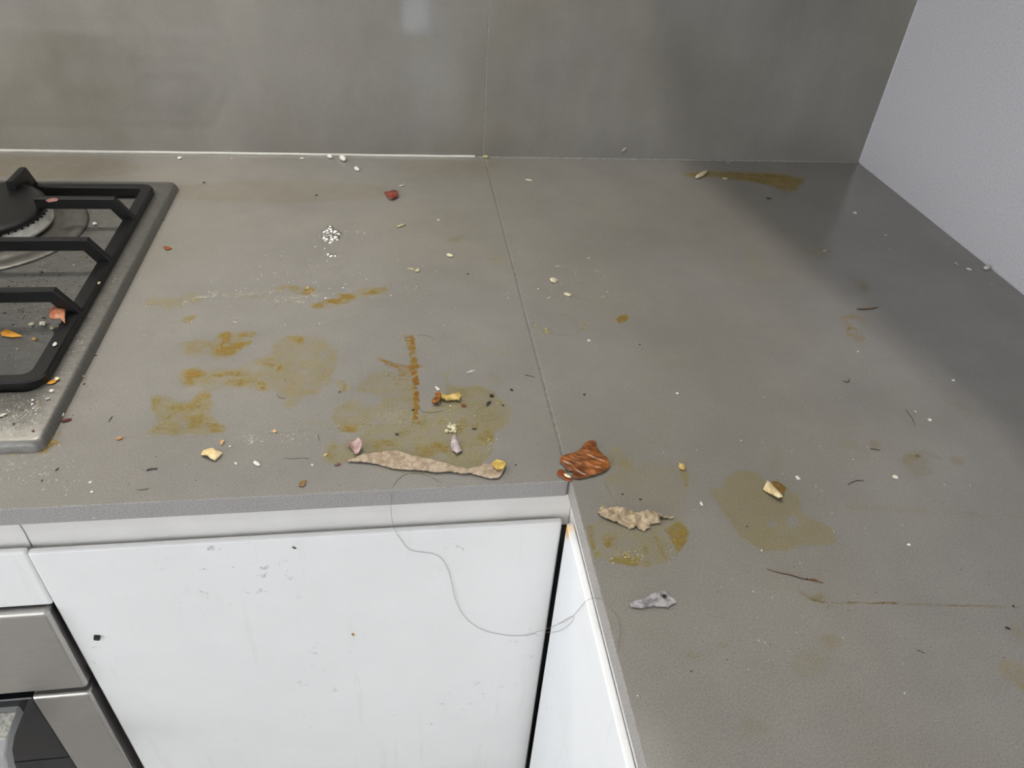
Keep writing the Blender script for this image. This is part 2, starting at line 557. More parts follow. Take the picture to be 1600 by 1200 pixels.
side = thing('return_cabinet', (-0.3, -1.2, 0), 'white base unit under the worktop return, its top corner yellowed', 'cabinet')
obj('carcass', box(-0.545, -0.02, -1.79, -0.66, 0.10, H - 0.020), M_carc, side)
pd = box(WX, WX + 0.0056, -1.24, -0.6352, 0.12, H - 0.0418, 0.0012, 2)
for v in pd.verts:
    if v.co.y > -0.7: v.co.y -= (H - 0.042 - v.co.z) * 0.028
obj('door', pd, M_skylit, side)
obj('door', box(WX, WX + 0.0056, -1.79, -1.243, 0.12, H - 0.0418, 0.0012, 2), M_skylit, side)
rb = bmesh.new(); prev = None
for xx, z in [(0.0058, WT), (0.0058, -0.024), (0.0058, -0.034), (0.0058, -0.045), (0.0058, -0.058), (0.0058, -0.080)]:
    cur = [rb.verts.new((WX + xx, -1.79, H + z)), rb.verts.new((WX + xx, -0.6205, H + z)), rb.verts.new((WX + xx + 0.004, -0.6205, H + z)), rb.verts.new((WX + xx + 0.004, -1.79, H + z))]
    if prev:
        for k in range(4): rb.faces.new((prev[k], prev[(k + 1) % 4], cur[(k + 1) % 4], cur[k]))
    else: rb.faces.new(cur)
    prev = cur
rb.faces.new(prev[::-1]); bmesh.ops.recalc_face_normals(rb, faces=rb.faces)
obj('grip_rail', rb, M_rail, side)
obj('plinth', box(-0.52, -0.50, -1.79, -0.60, 0.0, 0.10), M_carc, side)
bm = bmesh.new()
box(-0.600, -0.5660, -0.6235, -0.612, 0.11, H - 0.060, bm=bm)
# dark filler strip behind the gap where the two units meet
obj('corner_filler', bm, M_black, cab)

OX1 = -0.9668
hou = thing('oven_housing', (-1.26, -0.33, 0), 'white oven housing with a narrow scuffed panel under the hob', 'cabinet')
obj('carcass', box(-1.56, -0.966, -0.596, -0.02, 0.10, H - 0.020), M_black, hou)
obj('front_panel', zbox(-1.56, -0.9655, FY, FY + 0.0058, -0.1085, -0.0455, 0.0022, 3), M_door, hou)
obj('grip_rail', rail_bm(-1.56, -0.9662), M_rail, hou)
obj('plinth', box(-1.56, -0.966, -0.57, -0.55, 0.0, 0.10), M_carc, hou)

oven = thing('oven', (-1.26, -0.60, H - 0.75), 'built-in oven with brushed steel fascia and dark glass door', 'oven')
obj('control_panel', zbox(-1.555, OX1 - 0.0015, FY - 0.006, FY + 0.016, -0.2185, -0.1105, 0.0035, 3), M_steel, oven)
od = obj('door', zbox(-1.555, -1.0162, FY - 0.004, FY + 0.014, -0.70, -0.2300, 0.001, 1), M_oglass, oven)
obj('door_stile', zbox(-1.0160, OX1 - 0.0025, FY - 0.006, FY + 0.016, -0.70, -0.2270, 0.0030, 3), M_steel, od)
obj('inner_frame', zbox(-1.60 + 0.05, -1.0165, FY - 0.0044, FY - 0.0040, -0.3372, -0.3360), M_black, od)
M_hand = mat('worn_handle', 'd6d4c8', 0.6, vary=0.16, scale=300, bump=0.3, bscale=600)
M_brk = mat('bracket_grey', 'a8a8a6', 0.35, 0.2, vary=0.04)
hb = bmesh.new()
sweep([(-1.52, FY - 0.050, H - 0.288), (-1.022, FY - 0.050, H - 0.288)], (0, 1, 0), 0.014, 0.018, hb, 0.003)
hnd = obj('handle', hb, M_brk, od)
for xc in (-1.0480, -1.4900):
    bk = bmesh.new()
    sweep([(xc, FY - 0.004, H - 0.2465), (xc, FY - 0.026, H - 0.2465), (xc, FY - 0.038, H - 0.253), (xc, FY - 0.045, H - 0.268), (xc, FY - 0.048, H - 0.285)], (1, 0, 0), 0.036, 0.012, bk, 0.0012)
    obj('handle_bracket', bk, M_brk, hnd)
    obj('bracket_cover', zbox(xc - 0.0175, xc + 0.0175, FY - 0.0325, FY - 0.0095, -0.2415, -0.2400, 0.0004, 1), M_hand, hnd)

# ------------------------------------------------------------------ hob
HX0, HX1, HY0, HY1 = -1.540, -0.9565, -0.5745, -0.1085
hob = thing('gas_hob', (-1.25, -0.34, H), 'brushed steel gas hob spattered with food', 'hob')
bm = bmesh.new()
# raised rim around a lower pan, lofted rings (rounded rectangles)


def rrect(x0, x1, y0, y1, r, z, n=6):
    pts = []
    for cx, cy, a0 in ((x1 - r, y1 - r, 0), (x0 + r, y1 - r, 90), (x0 + r, y0 + r, 180), (x1 - r, y0 + r, 270)):
        for k in range(n + 1):
            a = math.radians(a0 + 90 * k / n)
            pts.append((cx + r * math.cos(a), cy + r * math.sin(a), H + z))
    return pts


RI = (-1.52, -0.9785, -0.5140, -0.1310)
loops = [rrect(HX0, HX1, HY0, HY1, 0.007, 0.0002), rrect(HX0 + 0.001, HX1 - 0.001, HY0 + 0.001, HY1 - 0.001, 0.007, 0.0045), rrect(HX0 + 0.003, HX1 - 0.003, HY0 + 0.003, HY1 - 0.003, 0.007, 0.0085),
         rrect(HX0 + 0.005, HX1 - 0.005, HY0 + 0.005, HY1 - 0.005, 0.006, 0.0090),
         rrect(RI[0], RI[1], RI[2], RI[3], 0.012, 0.0088), rrect(RI[0] + 0.003, RI[1] - 0.003, RI[2] + 0.003, RI[3] - 0.003, 0.010, 0.0070), rrect(RI[0] + 0.006, RI[1] - 0.006, RI[2] + 0.006, RI[3] - 0.006, 0.010, 0.0022)]
rings = [[bm.verts.new(p) for p in L] for L in loops]
n = len(rings[0])
for a, b in zip(rings, rings[1:]):
    for k in range(n): bm.faces.new((a[k], a[(k + 1) % n], b[(k + 1) % n], b[k]))
bm.faces.new(rings[-1])
obj('tray', bm, M_hob, hob, True)
BX, BY = -1.130, -0.224


def burner(cx, cy, R):
    dish = lathe([(R + 0.036, H + 0.0022), (R + 0.033, H + 0.0042), (R + 0.024, H + 0.0046), (R + 0.020, H + 0.0026), (R + 0.010, H + 0.0026), (R + 0.004, H + 0.006), (R - 0.02, H + 0.0062)], cx, cy)
    b = obj('burner', dish, M_hob, hob, True)
    ring = bmesh.new()
    lathe([(R - 0.004, H + 0.006), (R - 0.004, H + 0.009), (R + 0.003, H + 0.0095), (R + 0.0035, H + 0.012), (R + 0.001, H + 0.0195), (R - 0.004, H + 0.022), (R - 0.012, H + 0.022)], cx, cy, 96, ring)
    obj('burner_ring', ring, M_ring, b, False)
    tb = bmesh.new()
    for k in range(56):                                        # flame ports
        a = 2 * math.pi * k / 56
        p = Vector((cx + (R - 0.001) * math.cos(a), cy + (R - 0.001) * math.sin(a), H + 0.0205))
        zz = box(-0.0020, 0.0020, -0.0005, 0.0005, -0.0002, 0.0012)
        zz.transform(Matrix.Translation(p) @ Matrix.Rotation(a, 4, 'Z'))
        me = bpy.data.meshes.new('t'); zz.to_mesh(me); zz.free(); tb.from_mesh(me); bpy.data.meshes.remove(me)
    fp = obj('flame_ports', tb, M_black, b); fp['kind'] = 'stuff'
    cap = lathe([(R - 0.010, H + 0.0205), (R + 0.0005, H + 0.0222), (R + 0.0015, H + 0.0245), (R + 0.0005, H + 0.0275), (R - 0.004, H + 0.0292), (R - 0.02, H + 0.0297), (0.004, H + 0.030)], cx, cy)
    obj('burner_cap', cap, M_cap, b, True)


burner(BX, BY, 0.064)
burner(BX - 0.005, -0.425, 0.042)


def pan_support():
    root = thing('pan_support', (-1.10, -0.325, H + 0.003), 'black cast-iron pan support over the gas burner', 'pan support')
    fx0, fx1, fy0, fy1 = -1.262, -0.9755, -0.5105, -0.1345
    fr = bmesh.new()
    outer = rrect(fx0, fx1, fy0, fy1, 0.014, 0); inner = rrect(fx0 + 0.013, fx1 - 0.013, fy0 + 0.011, fy1 - 0.011, 0.007, 0)
    ots = rrect(fx0 + 0.0015, fx1 - 0.0015, fy0 + 0.0015, fy1 - 0.0015, 0.013, 0); its = rrect(fx0 + 0.012, fx1 - 0.012, fy0 + 0.010, fy1 - 0.010, 0.008, 0)
    def zs(L, z): return [fr.verts.new((p[0], p[1], H + z)) for p in L]
    seq = [zs(inner, 0.006), zs(outer, 0.006), zs(outer, 0.0150), zs(ots, 0.0165), zs(its, 0.0165), zs(inner, 0.0150)]
    n = len(outer)
    for a, b in zip(seq, seq[1:] + seq[:1]):
        for k in range(n): fr.faces.new((a[k], a[(k + 1) % n], b[(k + 1) % n], b[k]))
    obj('frame', fr, M_iron, root)
    fb = bmesh.new()
    for x, y in ((fx1 - 0.02, fy1 - 0.006), (fx1 - 0.006, fy0 + 0.02), (fx0 + 0.02, fy0 + 0.006), (fx0 + 0.02, fy1 - 0.006)):
        obj('foot', zbox(x - 0.005, x + 0.005, y - 0.004, y + 0.004, 0.0022, 0.0075, 0.001, 1), M_iron, root)
    zt = 0.0340
    lo = 0.0125
    for y, xe in ((-0.224, -1.070), (-0.316, -1.235), (-0.409, -1.075)):
        b = bmesh.new()
        sweep([(-0.9800, y, H + lo), (-0.9945, y, H + zt), (xe, y, H + zt)], (0, 1, 0), 0.0075, 0.0125, b, 0.0012)
        obj('finger', b, M_iron, root)
    for x, (ya, ye) in ((-1.108, (-0.1385, -0.186)), (-1.130, (-0.5065, -0.468))):
        b = bmesh.new()
        s = 1 if ye < ya else -1
        sweep([(x, ya, H + lo), (x, ya - s * 0.012, H + zt), (x, ye, H + zt)], (1, 0, 0), 0.0085, 0.0125, b, 0.0012)
        obj('finger', b, M_iron, root)
    for y, xe in ((-0.224, -1.19), (-0.409, -1.18)):
        b = bmesh.new()
        sweep([(-1.2575, y, H + lo), (-1.243, y, H + zt), (xe, y, H + zt)], (0, 1, 0), 0.0075, 0.0125, b, 0.0012)
        obj('finger', b, M_iron, root)
    return root


pan_support()

# ------------------------------------------------------------------ above the frame: hood, wall cupboard, ceiling lamp
hd = thing('cooker_hood', (-1.26, -0.25, HOOD_Z), 'steel cooker hood above the gas hob', 'hood')
obj('canopy', box(-1.56, -0.96, -0.48, -0.021, HOOD_Z, HOOD_Z + 0.06, 0.003), M_steel, hd)
obj('chimney', box(-1.40, -1.12, -0.30, -0.021, HOOD_Z + 0.06, CEIL - 0.002, 0.003), M_steel, hd)
for x in (-1.12, -1.40):
    obj('lamp', lathe([(0.03, HOOD_Z - 0.002), (0.03, HOOD_Z), (0.0, HOOD_Z)], x, -0.26, 24), M_lamp, hd)
wc = thing('wall_cupboard', (-0.18, -0.30, H + 0.50), 'white wall cupboard over the corner with its door ajar', 'cupboard')
obj('carcass', zbox(-0.352, -0.002, -0.830, -0.022, 0.50, 1.30, 0.001, 1), M_door, wc)
dd = bmesh.new()
zbox(-0.009, 0.009, -0.22, 0.607, 0.50, 1.30, 0.002, 2, dd)
dd.transform(Matrix.Translation((-0.385, -0.622, 0)) @ Matrix.Rotation(math.radians(9.3), 4, 'Z'))
obj('door', dd, M_door, wc)
cl = thing('ceiling_spot', (LAMP[0], LAMP[1], CEIL), 'round recessed ceiling spotlight', 'lamp')
obj('bezel', lathe([(0.075, CEIL - 0.001), (0.075, CEIL - 0.006), (0.060, CEIL - 0.010), (0.058, CEIL - 0.001)], LAMP[0], LAMP[1], 48), M_steel, cl)
obj('diffuser', lathe([(0.058, CEIL - 0.004), (0.0, CEIL - 0.004)], LAMP[0], LAMP[1], 48), M_lamp, cl)

# ------------------------------------------------------------------ stains: thin dried films lying on the worktop
CROP = {'F': (0, 0, 1), 'A': (240, 400, 3.636), 'B': (480, 580, 4.444), 'C': (820, 660, 4.0), 'D': (1080, 640, 3.077),
        'E': (1060, 240, 2.963), 'G': (960, 860, 2.5), 'K': (0, 600, 4.617), 'S': (860, 670, 12.0), 'P': (280, 640, 5.333),
        'Q': (0, 440, 4.286), 'U': (0, 220, 4.617), 'V': (440, 260, 5.0), 'W': (760, 360, 4.617), 'R': (60, 460, 15.0), 'L': (580, 620, 7.273)}


def px(crop, pts):
    ox, oy, s = CROP[crop]
    return [(ox + x / s, oy + y / s) for x, y in pts]


def seg_dist(X, Y, pts, closed):
    d = np.full(X.shape, 1e9)
    n = len(pts)
    for i in range(n if closed else n - 1):
        ax, ay = pts[i]; bx, by = pts[(i + 1) % n]
        vx, vy = bx - ax, by - ay
        t = np.clip(((X - ax) * vx + (Y - ay) * vy) / (vx * vx + vy * vy + 1e-9), 0, 1)
        d = np.minimum(d, np.hypot(X - ax - t * vx, Y - ay - t * vy))
    return d


def inside(X, Y, pts):
    c = np.zeros(X.shape, bool)
    n = len(pts)
    for i in range(n):
        ax, ay = pts[i]; bx, by = pts[(i + 1) % n]
        if ay == by: continue
        c ^= ((ay > Y) != (by > Y)) & (X < (bx - ax) * (Y - ay) / (by - ay) + ax)
    return c


def sstep(a, b, x):
    t = np.clip((x - a) / (b - a), 0, 1)
    return t * t * (3 - 2 * t)


M_film = film_mat('dried_sauce', [(0.985, 0.945, 0.72), (0.985, 0.88, 0.56), (0.95, 0.70, 0.34)], ['998a48', 'a88238', '96601e'])
M_soil = film_mat('dried_soil', [(0.90, 0.86, 0.70), (0.88, 0.80, 0.60), (0.88, 0.74, 0.60)], ['6e6448', '6e5a3a', '6a4a34'])
film_count = [0]


def film(label, prims, group=None, step=0.0014, warp=5.0, mottle=0.5, nscale=140, honey=0.0, name='sauce_stain', mat_=None, height=0.0001, cut=0.05, seed=None):
    """prims: (shape, crop, data, soft px, density, hue); density < 0 cuts a hole"""
    film_count[0] += 1
    sd = seed or film_count[0] * 31
    allp = []
    P2 = []
    for shape, crop, data, soft, dens, hue in prims:
        s = CROP[crop][2]
        if shape == 'e':
            cx, cy, rx, ry, rot = data
            (cx, cy), = px(crop, [(cx, cy)])
            rx, ry = rx / s, ry / s
            allp += [(cx - max(rx, ry) * 1.5 - soft, cy - max(rx, ry) * 1.5 - soft), (cx + max(rx, ry) * 1.5 + soft, cy + max(rx, ry) * 1.5 + soft),
                     (cx + max(rx, ry) * 1.5 + soft, cy - max(rx, ry) * 1.5 - soft), (cx - max(rx, ry) * 1.5 - soft, cy + max(rx, ry) * 1.5 + soft)]
            P2.append(('e', (cx, cy, rx, ry, math.radians(rot)), soft, dens, hue))
        elif shape == 'p':
            q = px(crop, data); P2.append(('p', q, soft, dens, hue))
            allp += [(x + dx, y + dy) for x, y in q for dx, dy in ((-soft - warp, -soft - warp), (soft + warp, soft + warp))]
        else:
            q, w = px(crop, data[0]), data[1] / s
            P2.append(('s', (q, w), soft, dens, hue))
            allp += [(x + dx, y + dy) for x, y in q for dx, dy in ((-w - soft - warp, -w - soft - warp), (w + soft + warp, w + soft + warp))]
    W = np.array([top(x, min(max(y, 240), 1300)) for x, y in allp])
    x0, x1, y0, y1 = W[:, 0].min(), W[:, 0].max(), W[:, 1].min(), W[:, 1].max()
    x1, y1 = min(x1, -0.001), min(y1, -0.002)
    xs, ys = np.arange(x0, x1, step), np.arange(y0, y1, step)
    GX, GY = np.meshgrid(xs, ys)
    Pw = np.stack([GX.ravel(), GY.ravel(), np.full(GX.size, H)], 1)
    X, Y = project(Pw)
    wx, wy = Pw[:, 0], Pw[:, 1]
    X = X + warp * (fbm(wx * 170, wy * 170, sd) - 0.5) * 2
    Y = Y + warp * 0.7 * (fbm(wx * 170, wy * 170, sd + 5) - 0.5) * 2
    keep = np.ones(X.shape); wsum = np.full(X.shape, 1e-6); hsum = np.zeros(X.shape); hole = np.ones(X.shape)
    for shape, data, soft, dens, hue in P2:
        if shape == 'e':
            cx, cy, rx, ry, rot = data
            u = ((X - cx) * math.cos(rot) + (Y - cy) * math.sin(rot)) / rx
            v = (-(X - cx) * math.sin(rot) + (Y - cy) * math.cos(rot)) / ry
            f = 1 - sstep(1 - soft / max(rx, ry, 1), 1 + soft / max(rx, ry, 1), np.hypot(u, v))
        elif shape == 'p':
            d = seg_dist(X, Y, data, True); d = np.where(inside(X, Y, data), d, -d)
            f = sstep(-soft, soft, d)
        else:
            d = seg_dist(X, Y, data[0], False)
            f = 1 - sstep(data[1] / 2 - soft, data[1] / 2 + soft, d)
        if dens < 0: hole *= 1 + f * dens
        else:
            keep *= 1 - f * dens; wsum += f * dens; hsum += f * dens * hue
    D = (1 - keep) * hole
    nz = fbm(wx * nscale, wy * nscale, sd + 9, 5)
    fine = fbm(wx * 260, wy * 700, sd + 40, 3)
    D = D * np.clip(1 + mottle * ((nz - 0.5) * 3.4 + (fine - 0.5) * 1.8), 0, 1.9)
    if honey:
        a = np.sin(wx * 1900) + np.sin(wx * -950 + wy * 1645) + np.sin(wx * -950 - wy * 1645)
        D = D * (1 - honey * sstep(0.2, -1.2, a))
    D = np.clip(D * 0.9, 0, 1)
    hue = np.clip(hsum / wsum + 0.25 * (fbm(wx * 90, wy * 90, sd + 3) - 0.5), 0, 1)
    on_leg = (wx > WX + 0.0008) | (wy > WD + 0.0008)
    ok = (D > cut) & on_leg
    nx, ny = len(xs), len(ys)
    okg = ok.reshape(ny, nx)
    q = okg[:-1, :-1] & okg[:-1, 1:] & okg[1:, :-1] & okg[1:, 1:]
    jj, ii = np.nonzero(q)
    a = jj * nx + ii
    F = np.stack([a, a + 1, a + nx + 1, a + nx], 1)
    used, inv = np.unique(F.ravel(), return_inverse=True)
    F = inv.reshape(-1, 4)
    V = Pw[used].copy()
    lift = 0.00012 + 0.00003 * film_count[0] % 0.0003
    V[:, 2] += lift + height * D[used] * (0.7 + 0.6 * nz[used])
    c = np.array([V[:, 0].mean(), V[:, 1].mean(), H])
    V -= c
    me = bpy.data.meshes.new(name)
    me.from_pydata(V.tolist(), [], F.tolist())
    for nm, arr in (('dens', D[used]), ('hue', hue[used])):
        at = me.attributes.new(nm, 'FLOAT', 'POINT')
        at.data.foreach_set('value', arr.astype(np.float32))
    o = link(name, me, mat_ or M_film, None, True)
    o.location = c
    tag(o, label, 'stain', group)
    return o


film('streaky brown smear across the worktop, in line with the middle of the hob', [
    ('e', 'A', (850, 195, 75, 28, 8), 6, 0.55, 0.55), ('e', 'A', (740, 190, 45, 22, 0), 6, 0.3, 0.5),
    ('p', 'A', [(880, 290), (960, 265), (1010, 235), (1070, 212), (1140, 205), (1150, 240), (1110, 262), (1040, 280), (940, 300)], 4, 0.6, 0.6),
    ('p', 'A', [(1150, 195), (1200, 180), (1330, 180), (1335, 212), (1230, 225), (1160, 225)], 4, 0.5, 0.45),
    ('p', 'A', [(240, 225), (420, 225), (560, 235), (760, 265), (900, 285), (860, 262), (700, 240), (500, 215)], 4, 0.20, 0.3),
    ('e', 'A', (215, 240, 60, 28, 0), 6, 0.32, 0.15), ('e', 'A', (60, 270, 120, 40, 0), 12, 0.22, 0.15), ('e', 'A', (200, 360, 50, 18, -20), 5, 0.35, 0.5)],
    mottle=0.8)
film('broad mottled brown stain on the worktop beside the hob', [
    ('p', 'A', [(120, 690), (200, 645), (330, 640), (470, 640), (600, 600), (650, 540), (720, 480), (800, 455), (960, 470), (1040, 540), (1050, 640), (1000, 720), (900, 800), (800, 815), (700, 770), (560, 745), (440, 755), (310, 760), (180, 735)], 9, 0.30, 0.30),
    ('p', 'A', [(145, 500), (240, 470), (330, 490), (380, 435), (570, 430), (565, 475), (490, 545), (360, 610), (330, 560), (190, 565), (145, 545)], 6, 0.34, 0.40),
    ('p', 'A', [(380, 440), (430, 435), (430, 510), (470, 505), (490, 440), (575, 432), (560, 480), (480, 540), (400, 575), (350, 600), (370, 530)], 4, 0.55, 0.55),
    ('e', 'A', (220, 685, 65, 45, 0), 9, 0.5, 0.62), ('e', 'A', (440, 672, 110, 16, -3), 5, 0.35, 0.5), ('e', 'A', (480, 720, 90, 25, 0), 6, 0.3, 0.35),
    ('e', 'A', (610, 740, 32, 24, 0), 5, 0.5, 0.5), ('e', 'A', (690, 525, 40, 22, 20), 6, 0.35, 0.5), ('e', 'A', (800, 470, 50, 20, 10), 6, 0.35, 0.45),
    ('s', 'A', ([(590, 600), (650, 610), (690, 635), (720, 630)], 22), 4, 0.35, 0.7), ('e', 'A', (780, 845, 50, 28, 0), 8, 0.2, 0.6),
    ('p', 'A', [(500, 625), (620, 620), (640, 640), (510, 645)], 4, -0.7, 0)], mottle=0.75)
film('olive stain with a rusty patch, ending in a straight lower edge near the hob corner', [
    ('p', 'A', [(-30, 800), (60, 790), (150, 830), (215, 835), (300, 790), (340, 830), (330, 900), (380, 950), (425, 985), (330, 1008), (0, 1015), (-60, 1015), (20, 960)], 5, 0.5, 0.22),
    ('p', 'A', [(215, 830), (250, 775), (320, 768), (325, 800), (280, 830), (240, 850)], 5, 0.5, 0.65),
    ('e', 'A', (365, 975, 45, 28, 0), 4, 0.7, 0.40), ('e', 'A', (200, 910, 110, 60, 20), 12, 0.22, 0.3)], mottle=0.6)
film('olive film stain printed with a fine cellular texture below the rusty line', [
    ('p', 'A', [(1005, 945), (1030, 855), (1110, 815), (1180, 818), (1230, 850), (1295, 832), (1295, 795), (1180, 782), (1145, 750), (1230, 675), (1330, 650), (1400, 690), (1475, 700), (1485, 860), (1510, 945), (1300, 962), (1020, 972)], 3, 0.46, 0.16),
    ('p', 'A', [(1035, 720), (1080, 708), (1130, 745), (1070, 780)], 5, 0.45, 0.40),
    ('p', 'A', [(880, 940), (1000, 945), (1010, 965), (880, 960)], 4, 0.35, 0.3),
    ('p', 'A', [(1250, 900), (1380, 868), (1440, 900), (1350, 945), (1250, 950)], 8, -0.55, 0)], honey=0.75, step=0.0010, mottle=0.5)
film('dark rust-brown straight line of dried sauce ending beside the textured stain', [
    ('p', 'A', [(1420, 450), (1478, 450), (1492, 560), (1502, 660), (1508, 760), (1508, 950), (1470, 950), (1478, 800), (1470, 700), (1455, 560)], 3, 0.75, 0.72),
    ('s', 'A', ([(1470, 640), (1490, 700), (1495, 800)], 18), 3, 0.6, 1.0),
    ('p', 'A', [(1255, 575), (1330, 595), (1400, 625), (1490, 620), (1530, 628), (1500, 645), (1450, 660), (1400, 650), (1330, 625)], 4, 0.6, 0.85),
    ('e', 'A', (1430, 680, 45, 22, 20), 6, 0.35, 0.7)], mottle=0.9, step=0.0008, nscale=330, warp=3)
film('large wet-looking olive stain around the torn cardboard strip', [
    ('p', 'B', [(80, 640), (150, 510), (250, 500), (370, 440), (390, 425), (215, 425), (205, 385), (400, 375), (780, 355), (785, 300), (870, 250), (960, 210), (950, 20), (1000, 10), (960, 90), (1100, 110), (1200, 90), (1290, 140), (1345, 195), (1420, 280), (1400, 370), (1300, 430), (1290, 550), (1230, 640), (1190, 670), (1060, 690), (900, 690), (700, 660), (560, 640), (380, 620), (250, 645)], 4, 0.42, 0.14),
    ('p', 'B', [(1330, 10), (1350, 90), (1340, 110), (1250, 95), (1250, 10)], 9, 0.16, 0.15),
    ('e', 'B', (930, 525, 55, 26, 15), 7, 0.6, 0.45), ('e', 'B', (860, 560, 100, 40, 0), 14, 0.3, 0.4), ('e', 'B', (280, 400, 70, 28, 0), 6, 0.45, 0.5),
    ('e', 'B', (1240, 455, 50, 60, 0), 8, 0.4, 0.25), ('e', 'B', (1070, 380, 40, 50, 20), 6, 0.5, 0.4), ('e', 'B', (520, 520, 110, 40, 0), 14, 0.25, 0.3), ('e', 'B', (170, 520, 35, 60, 20), 8, 0.25, 0.3),
    ('e', 'B', (930, 590, 30, 20, 0), 6, -0.8, 0), ('e', 'B', (540, 450, 100, 25, 0), 9, -0.3, 0),
    ('p', 'B', [(430, 660), (600, 690), (800, 705), (940, 715), (930, 725), (700, 715), (500, 690)], 4, 0.3, 0.1)], mottle=0.4, warp=3)
film('glossy olive stain under the crumpled tan paper scrap', [
    ('p', 'C', [(385, 650), (410, 820), (440, 850), (520, 872), (640, 890), (770, 908), (850, 885), (950, 835), (1000, 760), (1030, 690), (1010, 640), (960, 600), (760, 600), (560, 625), (480, 615)], 3, 0.27, 0.12),
    ('p', 'C', [(385, 650), (425, 655), (440, 760), (470, 830), (440, 850), (410, 820)], 4, 0.5, 0.28),
    ('p', 'C', [(520, 870), (600, 830), (690, 840), (770, 860), (775, 905), (660, 893)], 4, 0.55, 0.25),
    ('p', 'C', [(880, 655), (960, 625), (1025, 690), (1000, 760), (955, 815), (920, 750)], 4, 0.65, 0.35),
    ('e', 'C', (510, 735, 40, 35, 0), 5, 0.4, 0.25), ('e', 'C', (745, 800, 28, 34, 0), 5, 0.4, 0.25), ('s', 'C', ([(800, 690), (840, 760), (890, 860)], 24), 4, 0.3, 0.2),
    ('e', 'C', (600, 810, 40, 20, 30), 5, 0.4, 0.2)], mottle=0.7, warp=3, step=0.0010)
film('faint olive smear between the onion skin and the tan paper scrap', [
    ('p', 'C', [(500, 180), (560, 150), (610, 165), (640, 230), (670, 250), (690, 300), (640, 350), (560, 370), (460, 375), (545, 320), (560, 260), (510, 205)], 5, 0.30, 0.14),
    ('s', 'C', ([(585, 170), (600, 215), (640, 240)], 22), 4, 0.35, 0.15),
    ('p', 'C', [(650, 240), (960, 250), (1030, 330), (1010, 470), (980, 570), (800, 560), (560, 480), (500, 380)], 14, 0.14, 0.15)], mottle=0.6, warp=4)
film('narrow olive streak trailing from the yellow crumb', [
    ('p', 'C', [(950, 285), (990, 275), (1025, 320), (1030, 390), (1010, 420), (990, 380)], 4, 0.42, 0.22),
    ('s', 'C', ([(975, 230), (1000, 245), (1060, 205), (1100, 160)], 16), 4, 0.25, 0.1), ('s', 'C', ([(1010, 400), (1005, 480)], 26), 7, 0.18, 0.2)], mottle=0.6, warp=2)
film('flat olive-brown puddle stain holding the garlic clove husk', [
    ('p', 'D', [(75, 372), (140, 380), (155, 340), (210, 297), (300, 290), (335, 305), (350, 350), (440, 375), (520, 410), (530, 500), (590, 530), (680, 570), (710, 640), (600, 660), (520, 648), (480, 682), (345, 682), (240, 620), (160, 505)], 2.5, 0.40, 0.20),
    ('p', 'D', [(470, 520), (505, 508), (520, 565), (465, 565)], 2, -0.95, 0), ('e', 'D', (392, 550, 26, 14, 15), 2, -0.95, 0)], mottle=0.12, warp=2.2)
FAINT = 'faint dried marks on the worktop'
